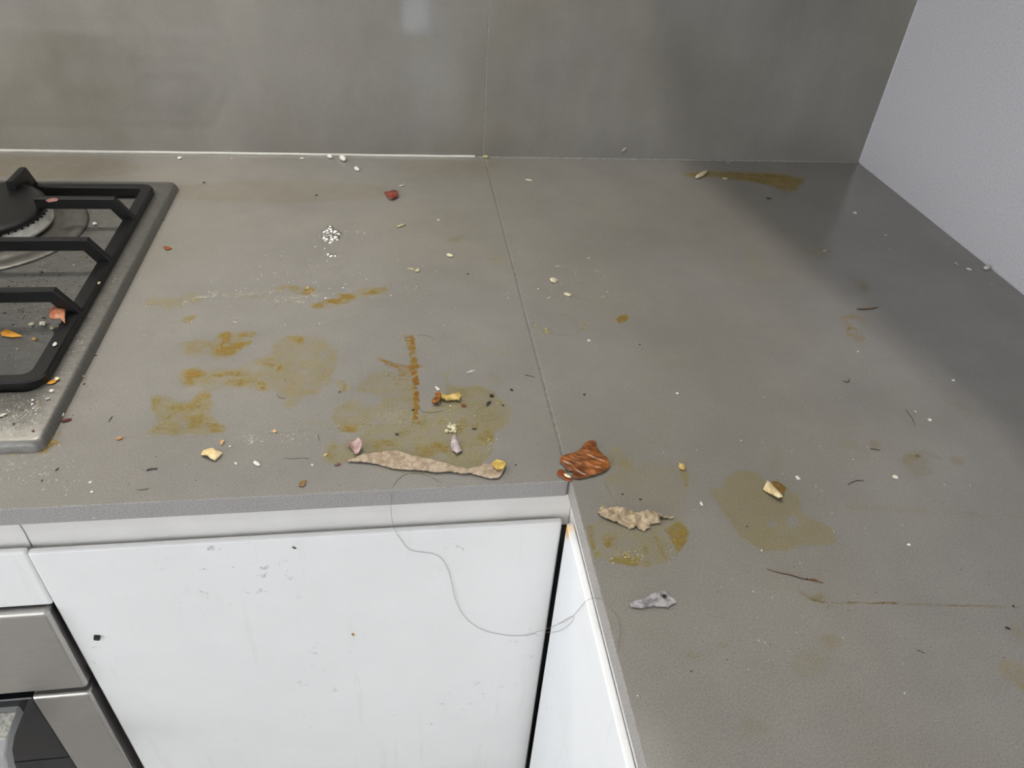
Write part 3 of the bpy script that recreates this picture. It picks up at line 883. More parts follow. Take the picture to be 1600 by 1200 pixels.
for lb, pr, mo in [
    ('faint pinkish-brown mark above the dark curved fibre', [('e', 'D', (890, 165, 50, 20, 0), 7, 0.22, 0.85)], 0.8),
    ('faint olive mark below the pinkish-brown one', [('e', 'D', (840, 220, 30, 35, 0), 9, 0.18, 0.3)], 0.8),
    ('pale olive haze behind the dark curved fibre', [('e', 'D', (760, 170, 60, 26, 0), 10, 0.14, 0.3)], 0.8),
    ('olive-brown blotch with a hooked upper edge beyond the angular cream crumb', [('e', 'D', (1070, 245, 60, 38, 10), 8, 0.28, 0.3), ('e', 'D', (1100, 300, 60, 24, 0), 8, 0.22, 0.3), ('s', 'D', ([(1090, 225), (1110, 205), (1180, 225), (1200, 240)], 16), 4, 0.35, 0.6)], 0.8),
    ('small reddish-brown blotch at the far end of the faint marks', [('e', 'D', (1280, 245, 42, 26, 0), 7, 0.28, 0.9)], 0.8),
    ('faint olive spot just behind the garlic husk', [('e', 'D', (400, 240, 32, 60, 10), 8, 0.18, 0.2)], 0.8),
    ('small brown dab near the inner edge, in front of the plastic scrap', [('e', 'G', (310, 415, 30, 16, 0), 4, 0.36, 0.4)], 0.8),
    ('faint round dab between the small brown dab and the plastic scrap', [('e', 'G', (415, 370, 30, 18, 0), 6, 0.2, 0.35)], 0.8),
    ('thin slanted olive stroke in the lower part of the return', [('s', 'G', ([(600, 420), (618, 455), (632, 490)], 22), 5, 0.3, 0.35)], 0.8),
    ('wide faint olive patch behind the slanted stroke', [('e', 'G', (840, 360, 50, 30, 10), 9, 0.22, 0.3), ('e', 'G', (760, 440, 90, 60, 0), 16, 0.14, 0.3)], 0.8),
    ('lowest faint haze on the worktop return', [('e', 'G', (540, 690, 70, 45, 0), 14, 0.13, 0.3)], 0.8),
    ('small olive smudge near the back of the worktop beside the joint', [('p', 'V', [(1250, 550), (1300, 545), (1415, 540), (1420, 565), (1370, 592), (1300, 580)], 3, 0.33, 0.25)], 0.6),
    ('long faint brown line crossing the return in front of the angular cream crumb', [('s', 'D', ([(560, 455), (660, 462), (760, 470), (1000, 485), (1200, 492), (1400, 505), (1590, 515)], 22), 6, 0.17, 0.6)], 1.0),
    ('pale dash at the outer side of the return by the shadow', [('s', 'F', ([(1476, 626), (1500, 634), (1526, 646)], 7), 3, 0.22, 0.2)], 0.6),
    ('olive dash behind the faint marks', [('s', 'D', ([(705, 66), (760, 70), (830, 75)], 14), 4, 0.25, 0.2)], 0.6),
    ('dark smudge inside the shadow edge', [('e', 'E', (855, 620, 42, 24, 20), 7, 0.3, 0.3)], 0.8),
    ('small dark smudge at the shadow edge further back', [('e', 'E', (660, 455, 60, 26, 0), 8, 0.22, 0.3)], 0.8),
    ('olive tint along the back of the worktop left of the red onion skin', [('e', 'F', (430, 300, 190, 18, 0), 14, 0.16, 0.1)], 0.6),
    ('olive tint by the back wall beside the joint', [('e', 'F', (700, 262, 90, 14, 0), 9, 0.14, 0.1)], 0.6),
    ('yellowed patch between the hob and the back wall', [('e', 'F', (90, 262, 130, 18, 0), 10, 0.2, 0.3)], 0.7),
    ('thin upright olive smear behind the small smudge', [('s', 'V', ([(1320, 345), (1295, 380), (1285, 480)], 16), 4, 0.22, 0.3)], 0.6)]:
    film(lb, pr, FAINT, mottle=mo, warp=3, mat_=M_soil)
film('dark olive-brown smear along the back of the worktop near the corner', [
    ('p', 'E', [(30, 93), (130, 82), (260, 86), (400, 88), (500, 98), (585, 122), (560, 150), (545, 172), (490, 172), (430, 150), (330, 130), (210, 115), (110, 105), (35, 108)], 3, 0.62, 0.5)], mottle=0.2, warp=2)
film('pale olive wedge-shaped smear in front of the cupboard shadow', [
    ('p', 'E', [(280, 375), (320, 378), (360, 450), (430, 560), (380, 600), (300, 590), (330, 500)], 10, 0.16, 0.1)], mottle=0.4)
film('small brown ring marks at the edge of the shadow', [
    ('s', 'E', ([(755, 765), (800, 752), (840, 760), (868, 780)], 18), 3, 0.28, 0.7), ('s', 'E', ([(780, 820), (800, 808), (825, 815), (825, 835), (800, 840), (780, 825)], 9), 2, 0.4, 0.75),
    ('e', 'E', (840, 855, 32, 12, 5), 3, 0.32, 0.7), ('s', 'E', ([(770, 770), (790, 800), (785, 840)], 14), 3, 0.2, 0.7)], mottle=0.5, warp=1.5, step=0.001)
film('thin dried brown drip line running along the worktop return', [
    ('s', 'G', ([(715, 125), (722, 160), (760, 188), (820, 205), (950, 206), (1080, 206), (1140, 210), (1300, 216), (1450, 218), (1600, 224)], 6), 2.5, 0.55, 0.5),
    ('s', 'G', ([(900, 204), (1000, 206), (1100, 206)], 9), 2, 0.3, 0.6), ('e', 'G', (800, 185, 40, 20, 0), 6, 0.2, 0.3)], mottle=0.8, warp=1.5, mat_=M_soil, step=0.001)
film('brown blotch with dark scratches at the outer edge of the worktop return', [
    ('p', 'G', [(1500, 440), (1560, 430), (1600, 460), (1620, 520), (1600, 540), (1540, 520), (1510, 480)], 7, 0.26, 0.45), ('s', 'G', ([(1545, 480), (1580, 510), (1605, 545)], 9), 3, 0.4, 0.6),
    ('e', 'G', (1590, 320, 40, 50, 0), 10, 0.15, 0.4)], mottle=0.9)
film('crusty yellow-brown spill at the front corner of the hob', [
    ('p', 'K', [(265, 480), (300, 462), (345, 440), (370, 405), (410, 412), (440, 425), (405, 445), (370, 452), (345, 480), (325, 512), (295, 508)], 3, 0.75, 0.55),
    ('e', 'K', (425, 365, 18, 20, 0), 4, 0.35, 0.5), ('e', 'K', (560, 395, 24, 10, 0), 4, 0.3, 0.25), ('e', 'K', (715, 380, 24, 12, 0), 4, 0.3, 0.2), ('e', 'K', (100, 515, 50, 8, 0), 3, 0.3, 0.5),
    ('e', 'K', (800, 382, 36, 8, 0), 3, 0.3, 0.3)], mottle=0.9, step=0.001, warp=3, height=0.0012)
film('short olive dash just before the worktop joint', [('s', 'W', ([(10, 205), (80, 210), (150, 232)], 15), 2, 0.45, 0.2)], warp=1, step=0.001)
film('faint curved cup ring crossing the worktop joint', [
    ('s', 'W', ([(-110, 700), (-90, 800), (0, 870), (110, 888), (200, 885), (270, 868), (320, 830)], 18), 4, 0.24, 0.25), ('s', 'W', ([(70, 755), (160, 770), (240, 815)], 9), 3, 0.2, 0.25),
    ('s', 'W', ([(-60, 900), (-100, 960), (-140, 1100)], 40), 8, 0.12, 0.2)], warp=2)
M_pale = film_mat('dried_water', [(0.99, 0.99, 0.96), (0.99, 0.98, 0.94), (0.98, 0.96, 0.9)], ['a9a593', 'a9a38a', 'a69a70'], 0.3, 0.5, 0.05)
film('pale oval cup ring around two white crumbs', [
    ('s', 'W', ([(440, 280), (520, 258), (640, 258), (750, 272), (830, 310), (890, 370), (905, 430), (850, 480), (740, 500), (620, 480), (480, 468), (420, 440), (380, 410), (300, 400)], 13), 2.5, 0.55, 0.1),
    ('s', 'W', ([(640, 385), (700, 385)], 26), 4, 0.2, 0.1)], mottle=1.0, warp=2, mat_=M_pale, step=0.001, name='cup_ring')
film('smaller faint cup ring with yellow dried drops', [
    ('s', 'W', ([(355, 612), (430, 605), (550, 605), (620, 640), (690, 700), (640, 760), (520, 750), (430, 730), (350, 690)], 12), 3, 0.4, 0.3),
    ('e', 'W', (430, 730, 26, 22, 0), 3, 0.6, 0.9), ('s', 'W', ([(712, 660), (712, 710), (690, 720)], 12), 2, 0.7, 0.9), ('e', 'W', (345, 685, 20, 20, 0), 4, 0.5, 0.8),
    ('s', 'W', ([(450, 850), (540, 870), (600, 910)], 14), 4, 0.3, 0.6)], mottle=0.9, warp=2, mat_=M_pale, step=0.001, name='cup_ring')
film('small mustard-yellow smear right of the worktop joint', [('p', 'W', [(932, 640), (960, 615), (1010, 605), (1030, 625), (1010, 655), (965, 672), (940, 668)], 2.5, 0.75, 0.55)], warp=1, step=0.0009, mottle=0.3)
film('brown sticky patch beside the garlic clove husk', [
    ('p', 'D', [(385, 350), (420, 348), (460, 378), (440, 400), (425, 440), (400, 400), (380, 370)], 2, 0.8, 0.7)], warp=1, step=0.0009, mottle=0.4)
film('faint whitish straight line joining the rusty line and the hob', [
    ('s', 'F', ([(180, 683.5), (250, 682), (330, 680), (430, 677), (520, 667.5), (600, 663.5), (655, 661)], 2.0), 1.2, 0.32, 0.1)], mottle=1.3, nscale=420, warp=1.0, step=0.0008, mat_=M_pale, name='splash_mark')
M_goo = film_mat('hob_grease', [(0.9, 0.7, 0.4), (0.9, 0.6, 0.3), (0.8, 0.45, 0.2)], ['7a5a20', '70481a', '553010'], 0.25, 0.6)
M_scuff = film_mat('limescale', [(0.99, 0.99, 0.97)] * 3, ['b4b1a6'] * 3, 0.4, 0.5, 0.05)
film('whitish dried splash trail crossing the brown smear', [
    ('s', 'A', ([(180, 265), (320, 225), (460, 228), (600, 215), (720, 205)], 24), 4, 0.4, 0.1), ('e', 'A', (780, 250, 110, 30, 0), 10, 0.35, 0.1), ('e', 'A', (480, 370, 55, 20, 10), 5, 0.4, 0.1),
    ('e', 'A', (920, 220, 60, 22, 20), 6, 0.4, 0.1), ('e', 'A', (60, 430, 60, 30, 0), 10, 0.25, 0.1)], mottle=1.2, nscale=320, mat_=M_scuff, step=0.001, name='splash_mark')

# ------------------------------------------------------------------ crumbs, peelings and scraps
_mats = {}


def cmat(col, rough=0.6, trans=0.0, col2=None, scale=350, bump=0.2):
    k = (col, rough, trans, col2)
    if k not in _mats:
        _mats[k] = mat('food_' + col, col, rough, 0, 0.14, scale, bump, 700, col2=col2, trans=trans)
    return _mats[k]


def place(P, axis):
    return Vector(P)


def px_axes(x, y, L, ang, plane):
    """world centre, long axis and length of something L pixels long at an image angle, on a plane (axis, value)"""
    a = math.radians(ang)
    p = on_plane(x, y, *plane)
    q0 = on_plane(x - L / 2 * math.cos(a), y - L / 2 * math.sin(a), *plane)
    q1 = on_plane(x + L / 2 * math.cos(a), y + L / 2 * math.sin(a), *plane)
    d = Vector(q1 - q0)
    return Vector(p), d.normalized(), d.length


def crumb(kind, x, y, L, W, ang, col, name, label, cat, group=None, plane=None, rough=0.6, h=None, trans=0.0, col2=None):
    plane = plane or (2, H)
    nrm = Vector((0, 0, 1)) if plane[0] == 2 else (Vector((0, -1, 0)) if plane[0] == 1 else Vector((-1, 0, 0)))
    c, ax, ln = px_axes(x, y, L, ang, plane)
    wd = ln * W / L
    hh = h if h is not None else min(ln, wd) * (0.7 if kind == 'grain' else 0.6)
    by = nrm.cross(ax).normalized()
    rnd = random.Random(int(x * 31 + y * 17))
    bm = bmesh.new()
    if kind == 'grain':
        bmesh.ops.create_uvsphere(bm, u_segments=10, v_segments=7, radius=0.5)
        for v in bm.verts:
            X, Y, Z = v.co.z, v.co.x, v.co.y                      # poles along the long axis
            s = 1 - 0.25 * X
            bend = 0.12 * (4 * X * X - 1)
            v.co = ax * (X * ln) + by * (Y * wd * s + bend * wd) + nrm * (Z * hh + hh / 2)
    else:
        bmesh.ops.create_icosphere(bm, subdivisions=2 if L > 7 else 1, radius=0.5)
        for v in bm.verts:
            j = rnd.uniform(0.62, 1.2)
            X, Y, Z = v.co.x * j, v.co.y * j, v.co.z * rnd.uniform(0.75, 1.1)
            v.co = ax * (X * ln) + by * (Y * wd) + nrm * (max(Z, -0.45) * hh + 0.45 * hh)
    bmesh.ops.recalc_face_normals(bm, faces=bm.faces)
    o = obj(name, bm, cmat(col, rough, trans, col2), None, kind == 'grain')
    o.location = c
    return tag(o, label, cat, group)


def sheet(outline, z0, thick, m, name, height, jitter=0.0, spacing=0.0012, seed=1, crop='F', plane=None, edge=0.0011, parent=None):
    """a torn sheet: outline in photo pixels laid on the plane, filled, given its own relief and thickness"""
    rnd = random.Random(seed)
    pts = [top(x, y, z0) if plane is None else on_plane(x, y, *plane) for x, y in px(crop, outline)]
    pts = [(p[0], p[1]) for p in pts]
    out = []
    for i in range(len(pts)):
        a, b = np.array(pts[i]), np.array(pts[(i + 1) % len(pts)])
        k = max(1, int(np.linalg.norm(b - a) / edge))
        nrm = np.array([-(b - a)[1], (b - a)[0]]) / (np.linalg.norm(b - a) + 1e-9)
        for t in range(k):
            q = a + (b - a) * t / k
            if t: q = q + nrm * rnd.uniform(-jitter, jitter)
            out.append(q)
    P = np.array(out)
    c = P.mean(0)
    gx = np.arange(P[:, 0].min(), P[:, 0].max(), spacing)
    gy = np.arange(P[:, 1].min(), P[:, 1].max(), spacing)
    GX, GY = np.meshgrid(gx, gy); GX, GY = GX.ravel(), GY.ravel()
    pl = [tuple(q) for q in P]
    ins = inside(GX, GY, pl) & (seg_dist(GX, GY, pl, True) > spacing * 0.55)
    vin = [Vector(q - c) for q in P] + [Vector((x - c[0], y - c[1])) for x, y in zip(GX[ins], GY[ins])]
    nb = len(P)
    vo, eo, fo, *_ = delaunay_2d_cdt(vin, [(i, (i + 1) % nb) for i in range(nb)], [list(range(nb))], 1, 1e-7)
    V2 = np.array([[v.x, v.y] for v in vo])
    span = max(np.ptp(V2[:, 0]), np.ptp(V2[:, 1]))
    ed = seg_dist(V2[:, 0] + c[0], V2[:, 1] + c[1], pl, True)
    # long direction of the piece
    w, ev = np.linalg.eigh(np.cov(V2.T)); u = V2 @ ev[:, 1]; v = V2 @ ev[:, 0]
    z = np.maximum(height(u / (np.ptp(u) / 2 + 1e-9), v / (np.ptp(v) / 2 + 1e-9), V2[:, 0] + c[0], V2[:, 1] + c[1], ed), 0.00005)
    n = len(V2)
    verts = [(V2[i, 0], V2[i, 1], z[i] + thick) for i in range(n)] + [(V2[i, 0], V2[i, 1], z[i]) for i in range(n)]
    faces = [tuple(f) for f in fo] + [tuple(n + i for i in reversed(f)) for f in fo]
    cnt = {}
    for f in fo:
        for i in range(len(f)):
            e = (f[i], f[(i + 1) % len(f)])
            cnt[e] = 1
    for (a, b) in list(cnt):
        if (b, a) not in cnt: faces.append((b, a, n + a, n + b))
    me = bpy.data.meshes.new(name)
    me.from_pydata(verts, [], faces)
    me.update()
    bm = bmesh.new(); bm.from_mesh(me); bmesh.ops.recalc_face_normals(bm, faces=bm.faces); bm.to_mesh(me); bm.free()
    o = link(name, me, m, None, True)
    base = H + z0 if plane is None else plane[1]
    o.location = (c[0], c[1], base)
    if parent:
        o.parent = parent; o.matrix_parent_inverse = Matrix.Translation(-parent.location)
    return o


def wrinkle(amp, sc, lift=0.0, dome=0.0, s=3):
    return lambda u, v, x, y, ed: 0.0001 + amp * fbm(x * sc, y * sc, s) + lift * np.abs(u) ** 2 + dome * (1 - np.clip(v * v + 0.3 * u * u, 0, 1))


M_card = mat('torn_cardboard', 'b7a792', 0.9, vary=0.12, scale=260, bump=0.5, bscale=500, col2='95826c')
M_tan = mat('torn_paper', 'bcab8f', 0.85, vary=0.12, scale=240, bump=0.6, bscale=450, col2='98866a')
o = sheet([(268, 632), (380, 590), (480, 575), (560, 560), (620, 560), (700, 585), (780, 605), (880, 625), (960, 650), (1030, 668), (1085, 682), (1105, 692), (1190, 668), (1260, 650), (1300, 640), (1370, 660), (1365, 700), (1335, 745), (1270, 752), (1200, 735), (1130, 715), (1080, 722), (1000, 705), (900, 712), (820, 700), (700, 692), (600, 685), (500, 655), (400, 640), (320, 634)],
          0.0005, 0.0007, M_card, 'cardboard_strip', wrinkle(0.0012, 120, 0.0, 0.0006), 0.0005, crop='B', seed=3)
tag(o, 'long torn strip of tan cardboard lying along the worktop front edge', 'scrap')
o = sheet([(453, 570), (478, 532), (520, 540), (600, 540), (650, 560), (720, 572), (790, 575), (880, 590), (945, 606), (840, 606), (845, 635), (790, 640), (770, 668), (740, 685), (690, 655), (660, 672), (600, 640), (545, 622), (500, 605), (485, 600)],
          0.0005, 0.0006, M_tan, 'paper_scrap', lambda u, v, x, y, ed: 0.0002 + 0.0075 * np.abs(fbm(x * 150, y * 150, 8) - 0.5) * 2 * np.clip(1.2 - 0.5 * v, 0.2, 1.6) * np.clip(ed / 0.003 + 0.35, 0, 1), 0.0007, crop='C', seed=9, spacing=0.0010)
tag(o, 'crumpled torn scrap of tan paper on the inside corner of the worktop', 'scrap')

M_skin = mat('onion_skin', '9a5c28', 0.3, vary=0.1, scale=70, bump=0.22, bscale=190, col2='5e3312', stretch=(1, 2.2, 1))
tau = 2 * math.pi


def onion_h(u, v, x, y, ed):
    a = x * 0.62 + y * 0.78 + 0.006 * fbm(x * 70, y * 70, 2)
    ridge = np.abs(vnoise(a * 330, (x * 0.78 - y * 0.62) * 60, 8) - 0.5) * 2
    return 0.0003 + 0.0008 * (1 - ridge) ** 2 * np.clip(ed / 0.004, 0.3, 1) + 0.0016 * fbm(x * 80, y * 80, 4)


o = sheet([(190, 560), (220, 520), (330, 490), (470, 460), (560, 400), (620, 320), (700, 255), (780, 240), (840, 260), (865, 330), (870, 390), (940, 470), (1040, 560), (1090, 630), (1115, 720), (1060, 790), (960, 850), (840, 890), (700, 920), (560, 960), (440, 945), (400, 900), (440, 820), (350, 815), (280, 770), (240, 690), (170, 650)],
          0.0004, 0.00025, M_skin, 'onion_skin', onion_h, 0.0002, crop='S', spacing=0.0008, seed=4)
tag(o, 'large shiny brown onion skin by the inside corner of the worktop', 'peel')
M_skin2 = mat('dark_onion_skin', '8a4418', 0.35, vary=0.15, scale=90, bump=0.2, bscale=200)
o = sheet([(115, 850), (150, 780), (230, 775), (290, 830), (400, 910), (415, 960), (390, 1000), (300, 980), (210, 930), (130, 880)], 0.0003, 0.0003, M_skin2, 'onion_skin', wrinkle(0.0006, 140), 0.0001, crop='S', spacing=0.0008, seed=5)
tag(o, 'small dark brown onion skin fragment under a white rice grain', 'peel')
M_lilac = mat('garlic_skin', 'bdb1ae', 0.5, vary=0.1, scale=120, bump=0.3, bscale=260, col2='94868a', stretch=(1, 4, 1))
o = sheet([(1005, 482), (1035, 465), (1050, 500), (1060, 530), (1078, 560), (1040, 585), (1005, 555), (995, 515)], 0.0006, 0.0003, M_lilac, 'garlic_skin', lambda u, v, x, y, ed: 0.0003 + 0.0045 * np.clip(1 - v * v, 0, 1) * (0.7 + 0.3 * u), 0.0, crop='B', spacing=0.0007)
tag(o, 'curved pale lilac garlic skin above the cardboard strip', 'peel')
M_pink = mat('pink_onion_skin', 'bda3a0', 0.5, vary=0.1, scale=120, bump=0.2, col2='947676')
o = sheet([(268, 515), (320, 505), (350, 500), (380, 525), (385, 550), (360, 580), (315, 608), (330, 575), (305, 545)], 0.0010, 0.0003, M_pink, 'onion_skin', lambda u, v, x, y, ed: 0.0004 + 0.0065 * np.clip(v * v + 0.25 * u * u, 0, 1) + 0.0008 * fbm(x * 300, y * 300, 5), 0.0003, crop='B', spacing=0.0007)
tag(o, 'curled pink onion skin at the pointed end of the cardboard strip', 'peel')
M_plastic = mat('plastic_film', 'd0ccce', 0.3, vary=0.12, scale=230, bump=0.8, bscale=260, trans=0.42, col2='8f8b8e')
o = sheet([(658, 1138), (690, 1120), (740, 1110), (800, 1075), (840, 1065), (870, 1058), (900, 1080), (930, 1110), (945, 1130), (910, 1150), (890, 1165), (850, 1160), (800, 1155), (740, 1168), (690, 1165), (662, 1162)], 0.0003, 0.0003, M_plastic, 'plastic_scrap', wrinkle(0.0016, 200), 0.0005, crop='C', spacing=0.0007)
tag(o, 'torn whitish translucent plastic scrap with a black spot', 'scrap')
M_dark = cmat('15120f', 0.7)
ps = o
k = bmesh.new(); bmesh.ops.create_icosphere(k, subdivisions=1, radius=0.0016)
p0 = top(1036.5, 934.5)
for v in k.verts: v.co = Vector((v.co.x * random.uniform(0.6, 1.5), v.co.y * random.uniform(0.6, 1.4), v.co.z * 0.35)) + Vector((p0[0], p0[1], H + 0.0021))
sp = obj('burnt_spot', k, M_dark, ps)
sp['label'] = 'black burnt spot'

M_cream = mat('peel_cream', 'ecd9aa', 0.6, vary=0.08, scale=160, bump=0.3, col2='d4b67c')
o = sheet([(183, 380), (210, 345), (290, 340), (315, 365), (362, 365), (345, 395), (320, 415), (295, 432), (250, 412), (205, 395)], 0.0008, 0.0006, M_cream, 'peel_flake', lambda u, v, x, y, ed: 0.0006 + 0.003 * np.clip(1 - u * u - 0.5 * v * v, 0, 1), 0.0004, crop='P', spacing=0.0009)
tag(o, 'cream peel flake with ragged ends near the worktop front edge', 'peel')
o = sheet([(185 * 1.9 - 12, 290), (345, 265), (370, 258), (382, 268), (365, 285), (356, 302)], 0.0004, 0.0004, cmat('c9a070', 0.6), 'peel_flake', wrinkle(0.0006, 200), 0.0001, crop='P', spacing=0.0007)
tag(o, 'tiny tan peel flake just behind the cream flake', 'peel')
o = sheet([(765, 183), (795, 168), (820, 182), (795, 198)], 0.0004, 0.0004, cmat('d9b985', 0.6), 'peel_flake', wrinkle(0.0006, 200), 0.0001, crop='P', spacing=0.0007)
tag(o, 'small tan peel flake below the mottled brown stain', 'peel')
o = sheet([(992, 640), (1015, 595), (1055, 590), (1055, 625), (1030, 648)], 0.0003, 0.0005, cmat('8f7148', 0.35, 0.15), 'peel_flake', wrinkle(0.0004, 200), 0.0001, crop='P', spacing=0.0007)
tag(o, 'small square brown flake close to the worktop front edge', 'peel')
M_red = mat('red_onion_skin', '6e2e22', 0.4, vary=0.15, scale=120, bump=0.2, col2='8a4a3c')
o = sheet([(800, 205), (840, 212), (870, 196), (905, 200), (910, 245), (880, 262), (855, 270), (820, 240)], 0.0006, 0.0003, M_red, 'onion_skin', lambda u, v, x, y, ed: 0.0006 + 0.003 * fbm(x * 150, y * 150, 6), 0.0002, crop='V', spacing=0.0008)
tag(o, 'small dark red onion skin near the back of the worktop', 'peel')
o = sheet([(1178, 765), (1215, 768), (1242, 780), (1210, 790), (1190, 788)], 0.0004, 0.0005, cmat('8a4a1c', 0.5), 'peel_flake', wrinkle(0.0008, 200), 0.0001, crop='U', spacing=0.0007)
tag(o, 'triangular red-brown flake beside the right rim of the hob', 'peel')
M_salmon = mat('salmon_onion_skin', 'b07a58', 0.5, vary=0.15, scale=150, bump=0.3, bscale=400, col2='8f4a35')
o = sheet([(270, 440), (360, 370), (440, 310), (480, 265), (520, 290), (590, 370), (660, 430), (655, 560), (650, 720), (600, 700), (540, 650), (400, 660), (290, 610), (285, 520)], 0.0166, 0.0004, M_salmon, 'onion_skin', lambda u, v, x, y, ed: 0.0005 + 0.005 * np.clip(1 - u * u * 0.8 - 0.5 * v * v, 0, 1), 0.0002, crop='R', spacing=0.0009)
tag(o, 'salmon-red onion skin resting on the pan support frame', 'peel')
M_yel = mat('yellow_peel', 'd39a2c', 0.45, vary=0.12, scale=150, bump=0.2, col2='b97a1a')
o = sheet([(8, 352), (50, 325), (95, 345), (155, 372), (80, 380), (15, 374)], 0.0022, 0.0005, M_yel, 'peel_flake', wrinkle(0.0016, 150), 0.0001, crop='Q', spacing=0.0008)
tag(o, 'orange-yellow peel flake lying on the hob tray', 'peel')
o = sheet([(315, 690), (340, 668), (375, 655), (398, 650), (375, 680), (345, 692)], 0.0090, 0.0005, M_yel, 'peel_flake', wrinkle(0.001, 150), 0.0001, crop='Q', spacing=0.0007)
tag(o, 'thin yellow peel flake on the front rim of the hob', 'peel')
crumb('chip', 82, 313, 7, 9, 70, '9a6a66', 'onion_scrap', 'tiny pink onion scrap on the back finger of the pan support', 'peel', plane=(2, H + 0.0402), h=0.0012)

# stalk with an orange blob
st = thing('pulpy_stalk', tuple(top(700, 624)), 'pale yellow stalk with an orange pulpy end right of the rusty line', 'food scrap')
M_stalk = mat('pale_stalk', 'd8c07a', 0.5, vary=0.14, scale=200, bump=0.4, col2='b89a4c')
M_orange = mat('orange_pulp', 'a86c1e', 0.35, vary=0.25, scale=250, bump=0.5, col2='5a300c')
s_ = sheet([(920, 178), (960, 185), (1010, 180), (1050, 168), (1068, 185), (1058, 212), (1010, 208), (975, 215), (950, 205), (920, 202)], 0.001, 0.0022, M_stalk, 'stalk', wrinkle(0.002, 160), 0.0003, crop='B', spacing=0.0009, parent=st)
s_ = sheet([(865, 225), (885, 205), (895, 170), (920, 172), (930, 195), (925, 220), (910, 235), (885, 235)], 0.001, 0.0030, M_orange, 'pulp', wrinkle(0.003, 160), 0.0004, crop='B', spacing=0.0009, parent=st)
s_['label'] = 'orange pulpy end'
M_yel2 = mat('yellow_scrap', 'dcc06a', 0.5, vary=0.15, scale=200, bump=0.4, col2='b3903e')
o = sheet([(1290, 640), (1320, 622), (1370, 640), (1380, 660), (1360, 690), (1320, 695), (1290, 668)], 0.0026, 0.0012, M_yel2, 'pulp_scrap', wrinkle(0.0018, 200), 0.0003, crop='B', spacing=0.0008)
tag(o, 'bright yellow scrap stuck on the blunt end of the cardboard strip', 'food scrap')
# crushed garlic dab: many soft granules fused into one lump
bm = bmesh.new()
for k in range(26):
    a, r = random.uniform(0, tau), abs(random.gauss(0, 0.4))
    X, Y = 1020 + 46 * r * math.cos(a) - 6, 400 + 44 * r * math.sin(a)
    q, = px('B', [(X, Y)]); P = top(*q)
    kk = bmesh.new(); bmesh.ops.create_icosphere(kk, subdivisions=1, radius=random.uniform(0.0010, 0.0026))
    for v in kk.verts: v.co = Vector((v.co.x, v.co.y, v.co.z * 0.7 + 0.0012)) * 1.0 + Vector((P[0], P[1], H))
    me = bpy.data.meshes.new('t'); kk.to_mesh(me); kk.free(); bm.from_mesh(me); bpy.data.meshes.remove(me)
o = obj('food_dab', bm, cmat('d2c9a8', 0.4, 0.0), None, True)
tag(o, 'crumbly whitish dab of food above the lilac skin', 'food scrap')
# garlic clove husk
cv = thing('garlic_husk', tuple(top(1207, 768)), 'pale striped garlic husk in the olive puddle stain', 'peel')
M_husk = mat('garlic_husk', 'e0d3ae', 0.35, vary=0.1, scale=90, bump=0.3, col2='b59a62', stretch=(4, 1, 1))
sheet([(345, 385), (358, 360), (385, 365), (410, 390), (432, 425), (432, 440), (412, 440), (380, 415), (355, 395)], 0.0008, 0.0004, M_husk, 'husk', lambda u, v, x, y, ed: 0.0004 + 0.0038 * np.clip(1 - v * v, 0, 1), 0.0, crop='D', spacing=0.0007, parent=cv)
h2 = sheet([(380, 352), (405, 346), (440, 365), (445, 395), (434, 425), (415, 392), (392, 366)], 0.0008, 0.0003, cmat('8a6a34', 0.3, 0.2), 'torn_flap', wrinkle(0.0010, 180), 0.0001, crop='D', spacing=0.0007, parent=cv)
h2['label'] = 'brown translucent torn flap'

